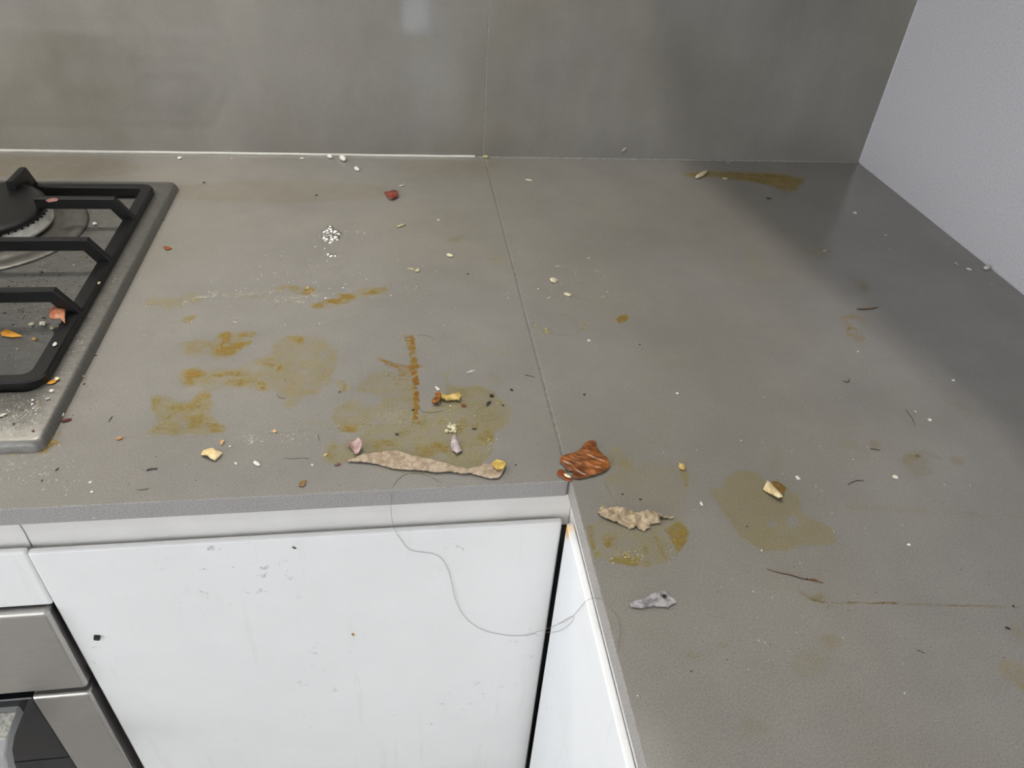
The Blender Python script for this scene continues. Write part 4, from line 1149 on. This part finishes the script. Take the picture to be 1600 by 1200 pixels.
# single crumbs: (kind, x, y, length, width, angle, colour, name, label, category, group)
WHITE, CREAM, BROWN, DARKC, REDB, ORA, YEL = 'dedbd2', 'd8cfae', '5d3a1c', '24201b', '5a1d12', 'c08c58', 'c9aa58'
RICE = 'rice grains along the back of the worktop'
BITS = 'white food bits on the worktop'
HOBC = 'brown crumbs along the right rim of the hob'
HOBW = 'white bits on the hob'
DARKS = 'black crumbs on the worktop'
for a in [
    ('grain', 472, 248.5, 7, 4, -5, WHITE, 'rice_grain', 'white rice grain under the silicone bead, first of four from the hob', 'crumb', RICE),
    ('grain', 517, 247, 5, 4, 60, WHITE, 'rice_grain', 'white rice grain under the silicone bead, second of four from the hob', 'crumb', RICE),
    ('grain', 537, 250, 9, 4.5, 62, WHITE, 'rice_grain', 'slanted long white rice grain, third of four from the hob', 'crumb', RICE),
    ('grain', 558.5, 266, 7, 3.6, 55, WHITE, 'rice_grain', 'slanted white rice grain in front of the row of three', 'crumb', RICE),
    ('grain', 628, 291, 9, 3.4, -10, 'c8c2ad', 'rice_grain', 'dull bent rice grain behind the dark red onion skin', 'crumb', RICE),
    ('chip', 759, 246.5, 9, 6, 20, 'b9b184', 'crumb', 'yellowish crumb where the worktop joint meets the splashback', 'crumb', None),
    ('grain', 826, 282.5, 11, 4, 8, 'd5d0bd', 'rice_grain', 'bent rice grain right of the joint near the back', 'crumb', RICE),
    ('chip', 936, 246, 4, 4, 0, WHITE, 'crumb', 'white speck under the silicone bead right of the joint', 'crumb', BITS),
    ('grain', 1095, 275, 20, 4.5, -32, 'cfc6a0', 'pale_strand', 'pale strand lying across the thin end of the back smear', 'crumb', None),
    ('grain', 1132, 280, 9, 4, 5, 'bdb593', 'rice_grain', 'rice grain on the front edge of the back smear', 'crumb', RICE),
    ('chip', 1136, 255, 5, 4, 0, 'a9a596', 'crumb', 'pale speck behind the back smear', 'crumb', BITS),
    ('grain', 703, 400.5, 10, 6, 20, 'ded9b0', 'rice_grain', 'plump cream rice grain below the olive smudge', 'crumb', None),
    ('grain', 685, 345, 4, 4, 0, WHITE, 'crumb', 'white speck beside the thin vertical smear near the back', 'crumb', BITS),
    ('grain', 627, 353.5, 14, 4, -18, 'b9b48c', 'rice_grain', 'flat pale grain at the end of the dotted droplet line', 'crumb', None),
    ('chip', 642, 421, 12, 4, 10, 'c2b487', 'crumb', 'pale yellow crumb pair, the flatter one', 'crumb', None),
    ('grain', 652, 424, 6, 4.5, -35, 'd3cba4', 'crumb', 'pale yellow crumb pair, the plump one', 'crumb', None),
    ('chip', 864.5, 440, 12, 9, 30, CREAM, 'crumb', 'star-shaped cream crumb inside the pale cup ring', 'crumb', None),
    ('chip', 886.5, 461.5, 13, 7, 15, CREAM, 'crumb', 'long cream crumb on the front of the pale cup ring', 'crumb', None),
    ('chip', 841, 452.5, 6, 5, 0, 'c9c3b0', 'crumb', 'small pale crumb on the cup ring nearest the joint', 'crumb', BITS),
    ('chip', 858, 466.5, 5, 5, 0, 'c9c3b0', 'crumb', 'small pale crumb just outside the cup ring', 'crumb', BITS),
    ('chip', 919.5, 404, 5, 4, 0, 'c0bba8', 'crumb', 'small pale crumb behind the pale cup ring', 'crumb', BITS),
    ('chip', 920, 533, 7, 5, 10, 'eeeeea', 'crumb', 'bright white crumb below the smaller cup ring', 'crumb', None),
    ('chip', 853, 515, 6, 5, 0, 'bcae74', 'crumb', 'yellowish crumb on the smaller cup ring', 'crumb', None),
    ('chip', 736, 581, 13, 3, -18, 'e2dfd6', 'sliver', 'white sliver right of the rusty line', 'crumb', None),
    ('chip', 683, 607.5, 8, 4, 40, 'e2dfd6', 'crumb', 'white crumb behind the pulpy stalk', 'crumb', BITS),
    ('chip', 724, 634.5, 9, 6, 0, '7a2f14', 'crumb', 'reddish-brown crumb right below the pulpy stalk', 'crumb', None),
    ('chip', 768, 619.5, 8, 7, 0, '3a160d', 'crumb', 'dark red crumb right of the pulpy stalk', 'crumb', None),
    ('chip', 763, 631.5, 9, 4, -50, DARKC, 'crumb', 'black split crumb under the dark red crumb', 'crumb', DARKS),
    ('chip', 799, 610, 6, 4, 30, DARKC, 'crumb', 'black crumb left of the joint behind the dark red crumb', 'crumb', DARKS),
    ('chip', 786, 634, 4, 3, 0, DARKC, 'crumb', 'tiny black crumb right of the black split crumb', 'crumb', DARKS),
    ('chip', 741, 670.5, 9, 4, 0, '3d3421', 'seed', 'dark oval seed right of the crumbly whitish dab', 'crumb', None),
    ('chip', 620.5, 679.5, 7, 5, 30, '2a2118', 'crumb', 'dark crumb in the olive stain behind the cardboard strip', 'crumb', DARKS),
    ('chip', 645, 641, 5, 4, 0, DARKC, 'crumb', 'black crumb at the bottom of the rusty line', 'crumb', DARKS),
    ('chip', 530.5, 613, 4, 4, 0, DARKC, 'crumb', 'black crumb on the upper edge of the textured stain', 'crumb', DARKS),
    ('chip', 913, 617, 5, 4, 0, DARKC, 'crumb', 'black crumb right of the joint', 'crumb', DARKS),
    ('chip', 999.5, 539, 4, 3, 20, '2a2620', 'crumb', 'black speck below the mustard-yellow smear', 'crumb', DARKS),
    ('chip', 806, 727, 4, 3, 0, DARKC, 'crumb', 'black speck right of the cardboard strip', 'crumb', DARKS),
    ('chip', 509, 712, 8, 5, -30, 'd3b880', 'crumb', 'pale tan crumb in the olive stain left of the pink skin', 'crumb', None),
    ('chip', 527, 727, 11, 5, -10, '6b4a44', 'crumb', 'brownish-purple crumb under the tip of the cardboard strip', 'crumb', None),
    ('chip', 369, 725, 5, 4, 60, WHITE, 'crumb', 'small white crumb right of the cream flake', 'crumb', BITS),
    ('grain', 402, 725.5, 12, 5.5, 35, 'e8e4da', 'rice_grain', 'white rice grain between the cream flake and the brown flake', 'crumb', None),
    ('chip', 359.5, 698.5, 6, 4, -40, 'e8e4da', 'crumb', 'white crumb beside the tiny tan flake', 'crumb', BITS),
    ('chip', 488, 727, 4, 3, 60, WHITE, 'crumb', 'white speck in front of the olive stain left end', 'crumb', BITS),
    ('chip', 187, 686, 12, 8, -15, ORA, 'crumb', 'orange nutty crumb in front of the hob corner', 'crumb', None),
    ('chip', 104.5, 657.5, 17, 8, -12, REDB, 'crumb', 'dark red shiny crumb against the hob rim', 'crumb', None),
    ('grain', 97, 650, 8, 5, -60, 'c9c5b5', 'rice_grain', 'greyish rice grain between the dark red crumb and the hob', 'crumb', None),
    ('chip', 142, 754, 4, 5, 90, WHITE, 'crumb', 'white speck near the front edge, the one further back', 'crumb', BITS),
    ('chip', 143.5, 769.5, 6, 5, 0, 'eeebe2', 'crumb', 'round white crumb close to the front edge', 'crumb', BITS),
    ('chip', 1065, 731, 12, 8, 70, 'd2b268', 'crumb', 'yellow crumb at the head of the olive streak', 'crumb', None),
    ('grain', 1096, 788, 7, 3.5, 65, 'efece4', 'rice_grain', 'small white grain right of the tan paper scrap', 'crumb', BITS),
    ('chip', 1000.5, 780.5, 5, 4, 0, '2b2a28', 'crumb', 'dark grey crumb behind the tan paper scrap', 'crumb', DARKS),
    ('chip', 972.5, 772.5, 4, 3, 0, '2b2a28', 'crumb', 'smaller dark speck behind the tan paper scrap', 'crumb', DARKS),
    ('chip', 1058, 615.5, 5, 5, 0, 'eeeeea', 'crumb', 'white crumb alone on the clean part of the return', 'crumb', BITS),
    ('chip', 1246, 748, 8, 6, 50, 'ece9e0', 'crumb', 'white crumb right of the garlic husk', 'crumb', BITS),
    ('chip', 1398, 746.5, 10, 8, 10, 'e9e2cc', 'crumb', 'angular cream crumb in front of the faint brown marks', 'crumb', None),
    ('chip', 1452, 657, 8, 6, 20, 'ece8da', 'crumb', 'cream crumb just outside the cupboard shadow', 'crumb', BITS),
    ('chip', 1430, 643.5, 4, 3, 40, WHITE, 'crumb', 'white speck beside the cream crumb near the shadow', 'crumb', BITS),
    ('chip', 1420, 852, 7, 5, 0, 'efece4', 'crumb', 'round white crumb right of the olive puddle stain', 'crumb', BITS),
    ('chip', 1190, 860.5, 4, 3, 0, 'e9e2cc', 'crumb', 'cream speck on the front edge of the olive puddle stain', 'crumb', BITS),
    ('chip', 1335.5, 334, 5, 4, 40, 'd8d5cc', 'crumb', 'white speck in the dark corner of the worktop', 'crumb', BITS),
    ('chip', 1383, 369, 5, 5, 0, 'c5c3bd', 'crumb', 'pale crumb halfway along the shadowed strip', 'crumb', BITS),
    ('chip', 1288, 393, 5, 4, 0, 'b9b5a8', 'crumb', 'pale speck at the shadow edge near the back', 'crumb', BITS),
    ('grain', 1494, 413, 9, 3, 40, 'b5b3ae', 'rice_grain', 'dull thin grain beside the right wall', 'crumb', RICE),
    ('grain', 1513.5, 421.5, 9, 4.5, 20, 'e4e1d8', 'rice_grain', 'white rice grain beside the right wall', 'crumb', RICE),
    ('grain', 1540, 420, 7, 4, -35, 'dcd9cf', 'rice_grain', 'white rice grain touching the right wall', 'crumb', RICE),
    ('chip', 1549, 445, 4, 3, 0, 'c2c0ba', 'crumb', 'white speck in front of the grains by the right wall', 'crumb', BITS),
    ('chip', 1489, 595, 5, 4, 0, 'e9e6dd', 'crumb', 'white speck on the edge of the cupboard shadow', 'crumb', BITS),
    ('chip', 1340, 550, 3.5, 3, 0, WHITE, 'crumb', 'white speck below the brown ring marks', 'crumb', BITS),
    ('chip', 1574, 982, 12, 4.5, 22, '1a1512', 'sliver', 'black sliver near the right end of the drip line', 'crumb', None),
    ('chip', 1583, 947.5, 5, 4, 20, '1a1512', 'crumb', 'black speck on the drip line', 'crumb', DARKS),
    ('chip', 1261, 905.5, 5, 4, 10, '2a140a', 'crumb', 'black speck on the brown fibre', 'crumb', DARKS),
    ('chip', 1272, 907, 13, 5, 15, '6a3d18', 'crumb', 'rusty crumb at the end of the brown fibre', 'crumb', None),
    ('chip', 1167, 823, 4, 3, 0, '3a2a16', 'crumb', 'dark speck inside the olive puddle stain', 'crumb', DARKS),
    ('chip', 1201, 311, 9, 4, 5, '3c342c', 'crumb', 'dark brown crumb in front of the back smear', 'crumb', None),
    ('chip', 494.5, 305.5, 5, 4, 0, '2a2620', 'crumb', 'dark crumb between the hob and the red onion skin', 'crumb', DARKS),
    ('chip', 731, 428.5, 4, 3, 0, '4a463c', 'crumb', 'dark speck left of the joint', 'crumb', DARKS),
    ('chip', 319, 286, 5, 4, 0, '3a2f22', 'crumb', 'dark crumb behind the hob corner', 'crumb', DARKS),
    ('chip', 281, 248, 4, 3, 60, 'e5e2da', 'crumb', 'white speck behind the hob corner', 'crumb', BITS),
    ('chip', 264, 319.5, 7, 5, 0, '3a2a1a', 'crumb', 'brown crumb stuck to the hob rim, furthest back of three', 'crumb', HOBC),
    ('chip', 258.5, 332, 8, 4, 10, '3a2a1a', 'crumb', 'brown crumb stuck to the hob rim, middle of three', 'crumb', HOBC),
    ('chip', 253, 344.5, 8, 5, 0, '40301c', 'crumb', 'brown crumb stuck to the hob rim, nearest of three', 'crumb', HOBC),
    ('chip', 167, 511.5, 10, 6, 10, '8a6a3a', 'crumb', 'tan crumb against the hob rim beside the mottled stain', 'crumb', HOBC),
    ('chip', 155.5, 533.5, 7, 6, 0, '8a7448', 'crumb', 'tan crumb against the hob rim behind the dark one', 'crumb', HOBC),
    ('chip', 147.5, 555.5, 10, 4, 0, '33261a', 'crumb', 'dark crumb against the hob rim', 'crumb', HOBC),
    ('chip', 129, 589.5, 9, 7, 0, 'a08468', 'crumb', 'pinkish tan crumb against the hob rim near its front corner', 'crumb', HOBC),
    ('chip', 132, 600.5, 5, 3, -30, '22201c', 'crumb', 'black crumb beside the pinkish tan crumb', 'crumb', DARKS),
]:
    crumb(*a)
for a in [
    ('chip', 50, 508, 9, 8, 0, 'c9c2a8', 'crumb', 'pale crumb on the hob tray nearest the orange-yellow flake', 0.0022),
    ('chip', 68, 507.5, 9, 8, 20, 'dad4be', 'crumb', 'white crumb on the hob tray left of the salmon skin', 0.0022),
    ('chip', 83, 514, 10, 8, -20, 'b9b190', 'crumb', 'greenish pale crumb under the salmon skin', 0.0022),
    ('chip', 54, 531, 8, 7, 0, 'a07c38', 'crumb', 'ochre crumb on the hob tray', 0.0022),
    ('grain', 86, 539.5, 7, 4, -60, 'dcd8cc', 'rice_grain', 'white grain on the pan support frame', 0.0166),
    ('chip', 89.5, 593, 9, 8, 0, 'e3d9ac', 'crumb', 'cream crumb at the end of the yellow flake on the hob rim', 0.0094),
    ('chip', 81, 611.5, 8, 7, 0, 'e6e3da', 'crumb', 'white crumb in front of the yellow flake on the hob rim', 0.0090),
    ('chip', 75, 624, 10, 6, -10, 'b4b2aa', 'crumb', 'greyish crumb near the hob rim edge', 0.0090),
    ('chip', 52, 626, 6, 5, 0, 'e6e3da', 'crumb', 'white crumb on the front hob rim, upper of a pair', 0.0090),
    ('chip', 51, 632.5, 6, 5, 0, 'e6e3da', 'crumb', 'white crumb on the front hob rim, lower of a pair', 0.0090),
    ('chip', 61, 632, 5, 5, 0, 'b08850', 'crumb', 'tan crumb beside the pair of white crumbs', 0.0090),
    ('chip', 22, 663, 6, 4, -15, '141210', 'crumb', 'black crumb on the front hob rim', 0.0090),
    ('grain', 4, 650, 17, 6, -20, 'dad8c8', 'onion_sliver', 'pale curved onion sliver on the front hob rim', 0.0090),
    ('chip', 52, 674, 5, 4, 0, '5a2818', 'crumb', 'red-brown crumb near the hob front corner', 0.0090),
    ('chip', 155, 443.5, 6, 7, 0, 'c9c0a0', 'crumb', 'cream crumb on the outer bar of the pan support', 0.0166),
    ('chip', 148, 351, 5, 4, 50, 'dcdad2', 'crumb', 'white crumb on the hob tray near the back finger', 0.0022),
    ('chip', 92.5, 697, 4, 3, 0, 'd9c99a', 'crumb', 'cream speck in the crusty spill', 0.0),
]:
    k, x, y, L, W, an, c, nm, lb, dz = a
    crumb(k, x, y, L, W, an, c, nm, lb, 'crumb', HOBW if 'white' in lb else None, plane=(2, H + dz))
# grain lying on the onion skin, bits stuck to the upright surfaces
crumb('grain', 886.5, 744.5, 12, 5.5, 28, 'ece6c8', 'rice_grain', 'white rice grain on the small dark onion skin', 'crumb', None, plane=(2, H + 0.0016))
crumb('grain', 975, 233, 9, 4, -42, 'a8a28c', 'rice_grain', 'dried rice grain stuck to the splashback', 'crumb', None, plane=(1, 0.0))
crumb('chip', 1368, 190, 4, 3, 0, 'dddad6', 'crumb', 'white speck stuck near the wall corner', 'crumb', None, plane=(0, 0.0))
crumb('chip', 552, 990, 7, 8, 0, 'b07f3c', 'sauce_drop', 'dried amber drop on the white corner cabinet door', 'crumb', None, plane=(1, FY + 0.0008), rough=0.25)
crumb('chip', 460, 856, 7, 4, 40, '55524c', 'fleck', 'grey fleck near the top of the white cabinet door', 'crumb', None, plane=(1, FY), h=0.0005)
crumb('chip', 146, 790.5 + 18, 9, 5, 0, 'b4b1a8', 'droplet', 'dried pale drop on the front edge of the worktop', 'crumb', None, plane=(1, WD), h=0.0006)

# little black bumper plug on the cabinet door
pb = on_plane(152, 995, 1, FY)
bm = box(pb[0] - 0.0024, pb[0] + 0.0024, FY - 0.0022, FY + 0.001, pb[2] - 0.0026, pb[2] + 0.0026, 0.0008, 2)
bm.transform(Matrix.Translation(Vector(pb)) @ Matrix.Rotation(0.25, 4, 'Y') @ Matrix.Translation(-Vector(pb)))
tag(obj('bumper_plug', bm, M_plast), 'small black square plug on the white cabinet door near the oven', 'plug')

# fibres and hairs
def fibre(pts, r, col, name, label, cat='fibre', crop='F', dz=0.0, sub=5, taper=True, group=None):
    P = [Vector(top(x, y, dz)) + Vector((0, 0, r * 1.05)) for x, y in px(crop, pts)]
    return tag(obj(name, tube(smooth_path(P, sub), r, None, 6, taper), cmat(col, 0.5), None, True), label, cat, group)


FIB = 'short dark fibres on the worktop'
fibre([(825, 722), (870, 722), (920, 716)], 0.0008, '6b4a30', 'twig', 'brown stick-like twig at the edge of the cupboard shadow', crop='E')
fibre([(752, 362), (775, 350), (800, 342), (830, 345)], 0.0004, '4a433b', 'fibre', 'dark curved fibre left of the angular cream crumb', crop='D', group=FIB)
fibre([(860, 190), (885, 193), (908, 198)], 0.00045, '5a4636', 'fibre', 'brown fibre on the faint brown marks', crop='D', group=FIB)
fibre([(595, 74), (640, 88), (690, 98), (735, 112), (790, 120), (815, 130)], 0.00042, '5a4430', 'fibre', 'long brown fibre above the drip line', crop='G')
fibre([(1180, 391), (1195, 395), (1212, 404)], 0.0003, '4a4640', 'fibre', 'short dark hair in the lower part of the return', crop='G', group=FIB)
fibre([(1058, 630), (1085, 618), (1138, 614)], 0.0007, '4a463f', 'fibre', 'dark grey fibre left of the cream flake', crop='K', group=FIB)
fibre([(400, 630), (412, 620), (425, 608)], 0.0005, '454039', 'fibre', 'dark fibre in front of the hob corner', crop='K', group=FIB)
fibre([(990, 765), (1030, 764), (1075, 755)], 0.0003, '5a564e', 'fibre', 'thin dark fibre near the front edge', crop='K', group=FIB)
fibre([(298, 702), (310, 695)], 0.0005, '454039', 'fibre', 'tiny dark fibre near the left of the front edge', crop='K', group=FIB)
fibre([(785, 275), (800, 250), (812, 235)], 0.0004, '4a4640', 'fibre', 'thin upright hair between the hob and the olive stain', crop='K', group=FIB)
fibre([(1030, 0), (1060, 40), (1075, 75)], 0.0004, '665e4e', 'fibre', 'olive-brown fibre above the cream crumb near the shadow', crop='D', group=FIB)
fibre([(275, 1045), (310, 1050), (350, 1062)], 0.0004, '625c4c', 'fibre', 'short dark mark right of the joint', crop='W', group=FIB)
fibre([(1500, 450), (1560, 455), (1595, 480)], 0.00018, '5a564e', 'hair', 'fine short hair above the pulpy stalk', crop='A', cat='hair')
fibre([(1505, 860), (1530, 885), (1590, 890), (1640, 880)], 0.00018, '5a564e', 'hair', 'fine short hair at the foot of the rusty line', crop='A', cat='hair')
fibre([(700, 785), (715, 805), (750, 812)], 0.0003, '5a4630', 'hair', 'fine hair below the mottled brown stain', crop='A', cat='hair')
fibre([(870, 405), (950, 412), (1020, 405), (1080, 412)], 0.0002, '4a4640', 'hair', 'fine hair left of the olive stain near the front edge', crop='P', cat='hair')
fibre([(80, 440), (78, 470), (95, 485)], 0.00025, '5a564c', 'hair', 'tiny curled hair below the textured stain', crop='B', cat='hair')
fibre([(760, 1052), (785, 1060), (790, 1040)], 0.0004, '4a4640', 'hair', 'tiny curled hair below the brown ring marks', crop='E', cat='hair')
fibre([(500, 385), (540, 460), (590, 530)], 0.0003, '8a8068', 'hair', 'fine straw behind the tan paper scrap', crop='C', cat='hair')
fibre([(60, 552), (100, 553), (180, 546)], 0.0005, '4a1f1c', 'fibre', 'dark red fibre beside the salmon skin on the hob', crop='R', dz=0.0022)

# the long hair: loops over the front edge and hangs across both cabinet fronts
hp = []
for x, y in [(690, 756), (679, 748.6), (662.5, 741.7), (644.6, 740), (632, 742), (621, 750.7), (614, 762)]: hp.append(Vector(top(x, y)) + Vector((0, 0, 0.0003)))
for x, y in [(611.5, 778), (611, 795)]: hp.append(Vector(face(x, y, WD - 0.0006)))
for x, y in [(613, 815), (619, 832), (624.5, 840), (641.6, 859.5), (680.6, 866.8), (700, 888.8), (712, 937.5), (729, 966.8), (758.6, 986), (802.5, 993.6), (838, 990)]: hp.append(Vector(face(x, y, FY - 0.0007)))
M_hair = cmat('7d786e', 0.5)
tag(obj('hair', tube(smooth_path(hp, 6), 0.00015, None, 5, False), M_hair, None, True), 'long fine hair looping over the front edge and across the white cabinet door', 'hair')
hp = [Vector(face(820, 994, FY - 0.0007))]
for x, y in [(862, 980), (880, 972), (895.7, 961.7), (909, 946)]: hp.append(Vector(on_plane(x, y, 0, WX - 0.0008)))
for x, y in [(917.7, 937.8), (927, 935)]: hp.append(Vector(on_plane(x, y, 0, WX - 0.0008)))
for x, y in [(940, 937), (952, 948), (963, 962), (969, 980), (968, 1000), (964, 1020)]:
    P = Vector(top(x, y)) + Vector((0, 0, 0.0003)); hp.append(P)
tag(obj('hair', tube(smooth_path(hp, 6), 0.00013, None, 5, False), M_hair, None, True), 'fine hair from the yellowed unit up over the worktop return edge', 'hair')
hp = [Vector(on_plane(x, y, 0, WX - 0.0008)) for x, y in [(852, 988), (870, 987), (884, 980), (894, 970), (896, 963), (888, 965), (875, 973), (862, 980)]]
tag(obj('hair', tube(smooth_path(hp, 6), 0.00013, None, 5, False), M_hair, None, True), 'small loop of hair on the yellowed white unit', 'hair')

# ------------------------------------------------------------------ uncountable specks and droplets
def specks(name, label, cat, regions, col, dz=0.0, size=(0.0003, 0.0007), seed=1, rough=0.6, flat=0.6):
    """regions: (crop, cx, cy, rx, ry, n) clouds of tiny grains"""
    rnd = random.Random(seed)
    V, F = [], []
    for crop, cx, cy, rx, ry, n in regions:
        for _ in range(n):
            a, r = rnd.uniform(0, tau), math.sqrt(rnd.random())
            if rnd.random() < 0.4: r = abs(rnd.gauss(0, 0.45))
            q, = px(crop, [(cx + rx * r * math.cos(a), cy + ry * r * math.sin(a))])
            P = top(q[0], q[1], dz)
            if dz == 0.0 and P[0] < WX and P[1] < WD + 0.002: continue
            if P[1] > -0.003 or P[0] > -0.003: continue
            if dz == 0 and HX0 < P[0] < HX1 + 0.001 and HY0 < P[1] < HY1: continue
            if dz > 0.005 and not (P[1] < RI[2] or P[0] > RI[1]): continue
            if dz > 0.005 and (P[1] < HY0 + 0.005 or P[0] > HX1 - 0.005): continue
            s = rnd.uniform(*size) * (1.6 if rnd.random() < 0.08 else 1)
            b = len(V); ro = rnd.uniform(0, tau); st = rnd.uniform(0.7, 1.5)
            for k in range(4): V.append((P[0] + s * st * math.cos(ro + k * tau / 4), P[1] + s * math.sin(ro + k * tau / 4), P[2]))
            V.append((P[0], P[1], P[2] + s * 2 * flat))
            F += [(b, b + 1, b + 4), (b + 1, b + 2, b + 4), (b + 2, b + 3, b + 4), (b + 3, b, b + 4)]
    me = bpy.data.meshes.new(name); me.from_pydata(V, [], F)
    o = link(name, me, cmat(col, rough) if isinstance(col, str) else col)
    return tag(o, label, cat, None, 'stuff')


specks('white_crumbs', 'fine white crumbs dusted over the front rim of the hob', 'crumbs', [('K', 130, 230, 190, 160, 150), ('K', 60, 330, 100, 80, 110), ('K', 250, 170, 120, 120, 60), ('Q', 560, 420, 120, 260, 60), ('U', 820, 1000, 150, 300, 30)], 'd9d6cc', 0.0090, (0.0002, 0.00055), 3)
specks('white_crumbs', 'fine white crumbs strewn on the hob tray and around the burner', 'crumbs', [('Q', 200, 300, 260, 300, 90), ('U', 300, 900, 380, 300, 60), ('U', 500, 560, 250, 120, 14)], 'cfccc2', 0.0022, (0.0002, 0.0005), 4)
specks('burnt_specks', 'fine burnt black specks on the hob tray', 'crumbs', [('Q', 150, 200, 320, 260, 150), ('U', 300, 950, 400, 260, 110), ('U', 620, 520, 90, 40, 14)], '16110d', 0.0022, (0.0003, 0.0009), 5, flat=0.3)
specks('burnt_specks', 'fine burnt specks on the hob rim', 'crumbs', [('Q', 450, 450, 260, 420, 90), ('K', 150, 200, 200, 180, 50)], '1b1611', 0.0090, (0.0002, 0.0006), 6, flat=0.3)
specks('salt_specks', 'fine white specks scattered over the worktop', 'crumbs', [('K', 300, 640, 320, 160, 60), ('K', 100, 570, 200, 60, 30), ('P', 600, 240, 80, 50, 30), ('P', 900, 220, 300, 70, 30), ('F', 560, 440, 260, 90, 60), ('F', 430, 430, 120, 30, 30), ('F', 700, 640, 90, 60, 30), ('F', 1300, 760, 300, 200, 40), ('F', 1200, 1000, 260, 160, 22), ('F', 900, 430, 100, 90, 20), ('F', 560, 260, 300, 40, 14), ('B', 1010, 395, 60, 50, 20), ('B', 1260, 480, 60, 60, 26), ('F', 200, 460, 60, 80, 30), ('F', 1450, 400, 150, 60, 10)], 'd6d3c8', 0.0, (0.0002, 0.00055), 7)
specks('yellow_specks', 'fine yellow specks in the textured stain and beneath the rusty line', 'crumbs', [('A', 1380, 910, 130, 45, 110), ('A', 1080, 740, 50, 30, 30), ('C', 650, 840, 120, 40, 30), ('A', 1490, 760, 14, 120, 30)], 'b9a860', 0.0, (0.0002, 0.0006), 8)
specks('dark_specks', 'fine dark specks scattered over the worktop', 'crumbs', [('F', 700, 560, 420, 180, 40), ('F', 1300, 950, 300, 200, 36), ('F', 300, 740, 300, 50, 30), ('A', 1350, 680, 140, 60, 26), ('F', 250, 420, 60, 160, 24), ('Q', 560, 700, 100, 300, 50)], '2e2822', 0.0, (0.0002, 0.0005), 9, flat=0.3)

m_, nt_, b_, o_ = new_mat('clear_grease')
tr_ = node(nt_, 'ShaderNodeBsdfTransparent'); tr_.inputs[0].default_value = (0.97, 0.97, 0.95, 1)
gl_ = node(nt_, 'ShaderNodeBsdfGlossy'); gl_.inputs['Roughness'].default_value = 0.14
fr_ = node(nt_, 'ShaderNodeMath', operation='ADD'); fr_.inputs[0].default_value = 0.35; fr_.inputs[1].default_value = 0.0
mx_ = node(nt_, 'ShaderNodeMixShader')
nt_.links.new(fr_.outputs[0], mx_.inputs[0]); nt_.links.new(tr_.outputs[0], mx_.inputs[1]); nt_.links.new(gl_.outputs[0], mx_.inputs[2]); nt_.links.new(mx_.outputs[0], o_.inputs[0])
M_drop = m_


def droplets(name, label, spots, seed, kind='stuff'):
    """spots: (crop, cx, cy, rx, ry, n, r0, r1) clear domes"""
    rnd = random.Random(seed)
    bm = bmesh.new()
    for crop, cx, cy, rx, ry, n, r0, r1 in spots:
        for _ in range(n):
            a, r = rnd.uniform(0, tau), math.sqrt(rnd.random())
            q, = px(crop, [(cx + rx * r * math.cos(a), cy + ry * r * math.sin(a))])
            P = top(*q); R = rnd.uniform(r0, r1)
            k = rnd.uniform(0.6, 0.95)
            lathe([(R, P[2] + 0.00005), (R * 0.80, P[2] + R * 0.24 * k), (R * 0.45, P[2] + R * 0.52 * k), (R * 0.2, P[2] + R * 0.66 * k), (R * 0.02, P[2] + R * 0.70 * k)], P[0], P[1], 12, bm, False)
    o = obj(name, bm, M_drop, None, True)
    return tag(o, label, 'droplets', None, kind)


droplets('grease_splash', 'lumpy clear wet splash glinting under the lamp between hob and joint', [('V', 385, 530, 62, 66, 60, 0.0016, 0.0046), ('V', 390, 695, 40, 12, 10, 0.0012, 0.0028)], 11)
droplets('grease_droplets', 'tiny clear droplets sprinkled around the wet splash', [('V', 400, 600, 140, 180, 50, 0.0004, 0.0009), ('V', 480, 300, 60, 90, 14, 0.0004, 0.0009), ('V', 700, 505, 190, 14, 20, 0.0004, 0.0009), ('V', 250, 620, 120, 30, 12, 0.0004, 0.001), ('V', 350, 960, 200, 90, 26, 0.0005, 0.0012), ('V', 1050, 1020, 200, 90, 16, 0.0005, 0.0011), ('C', 640, 835, 110, 40, 26, 0.0006, 0.0014), ('C', 900, 770, 70, 110, 12, 0.0005, 0.0012), ('C', 520, 870, 60, 14, 8, 0.0005, 0.001)], 12)
print('objects', len(bpy.data.objects), 'tris', sum(len(o.data.polygons) for o in bpy.data.objects if o.type == 'MESH'))
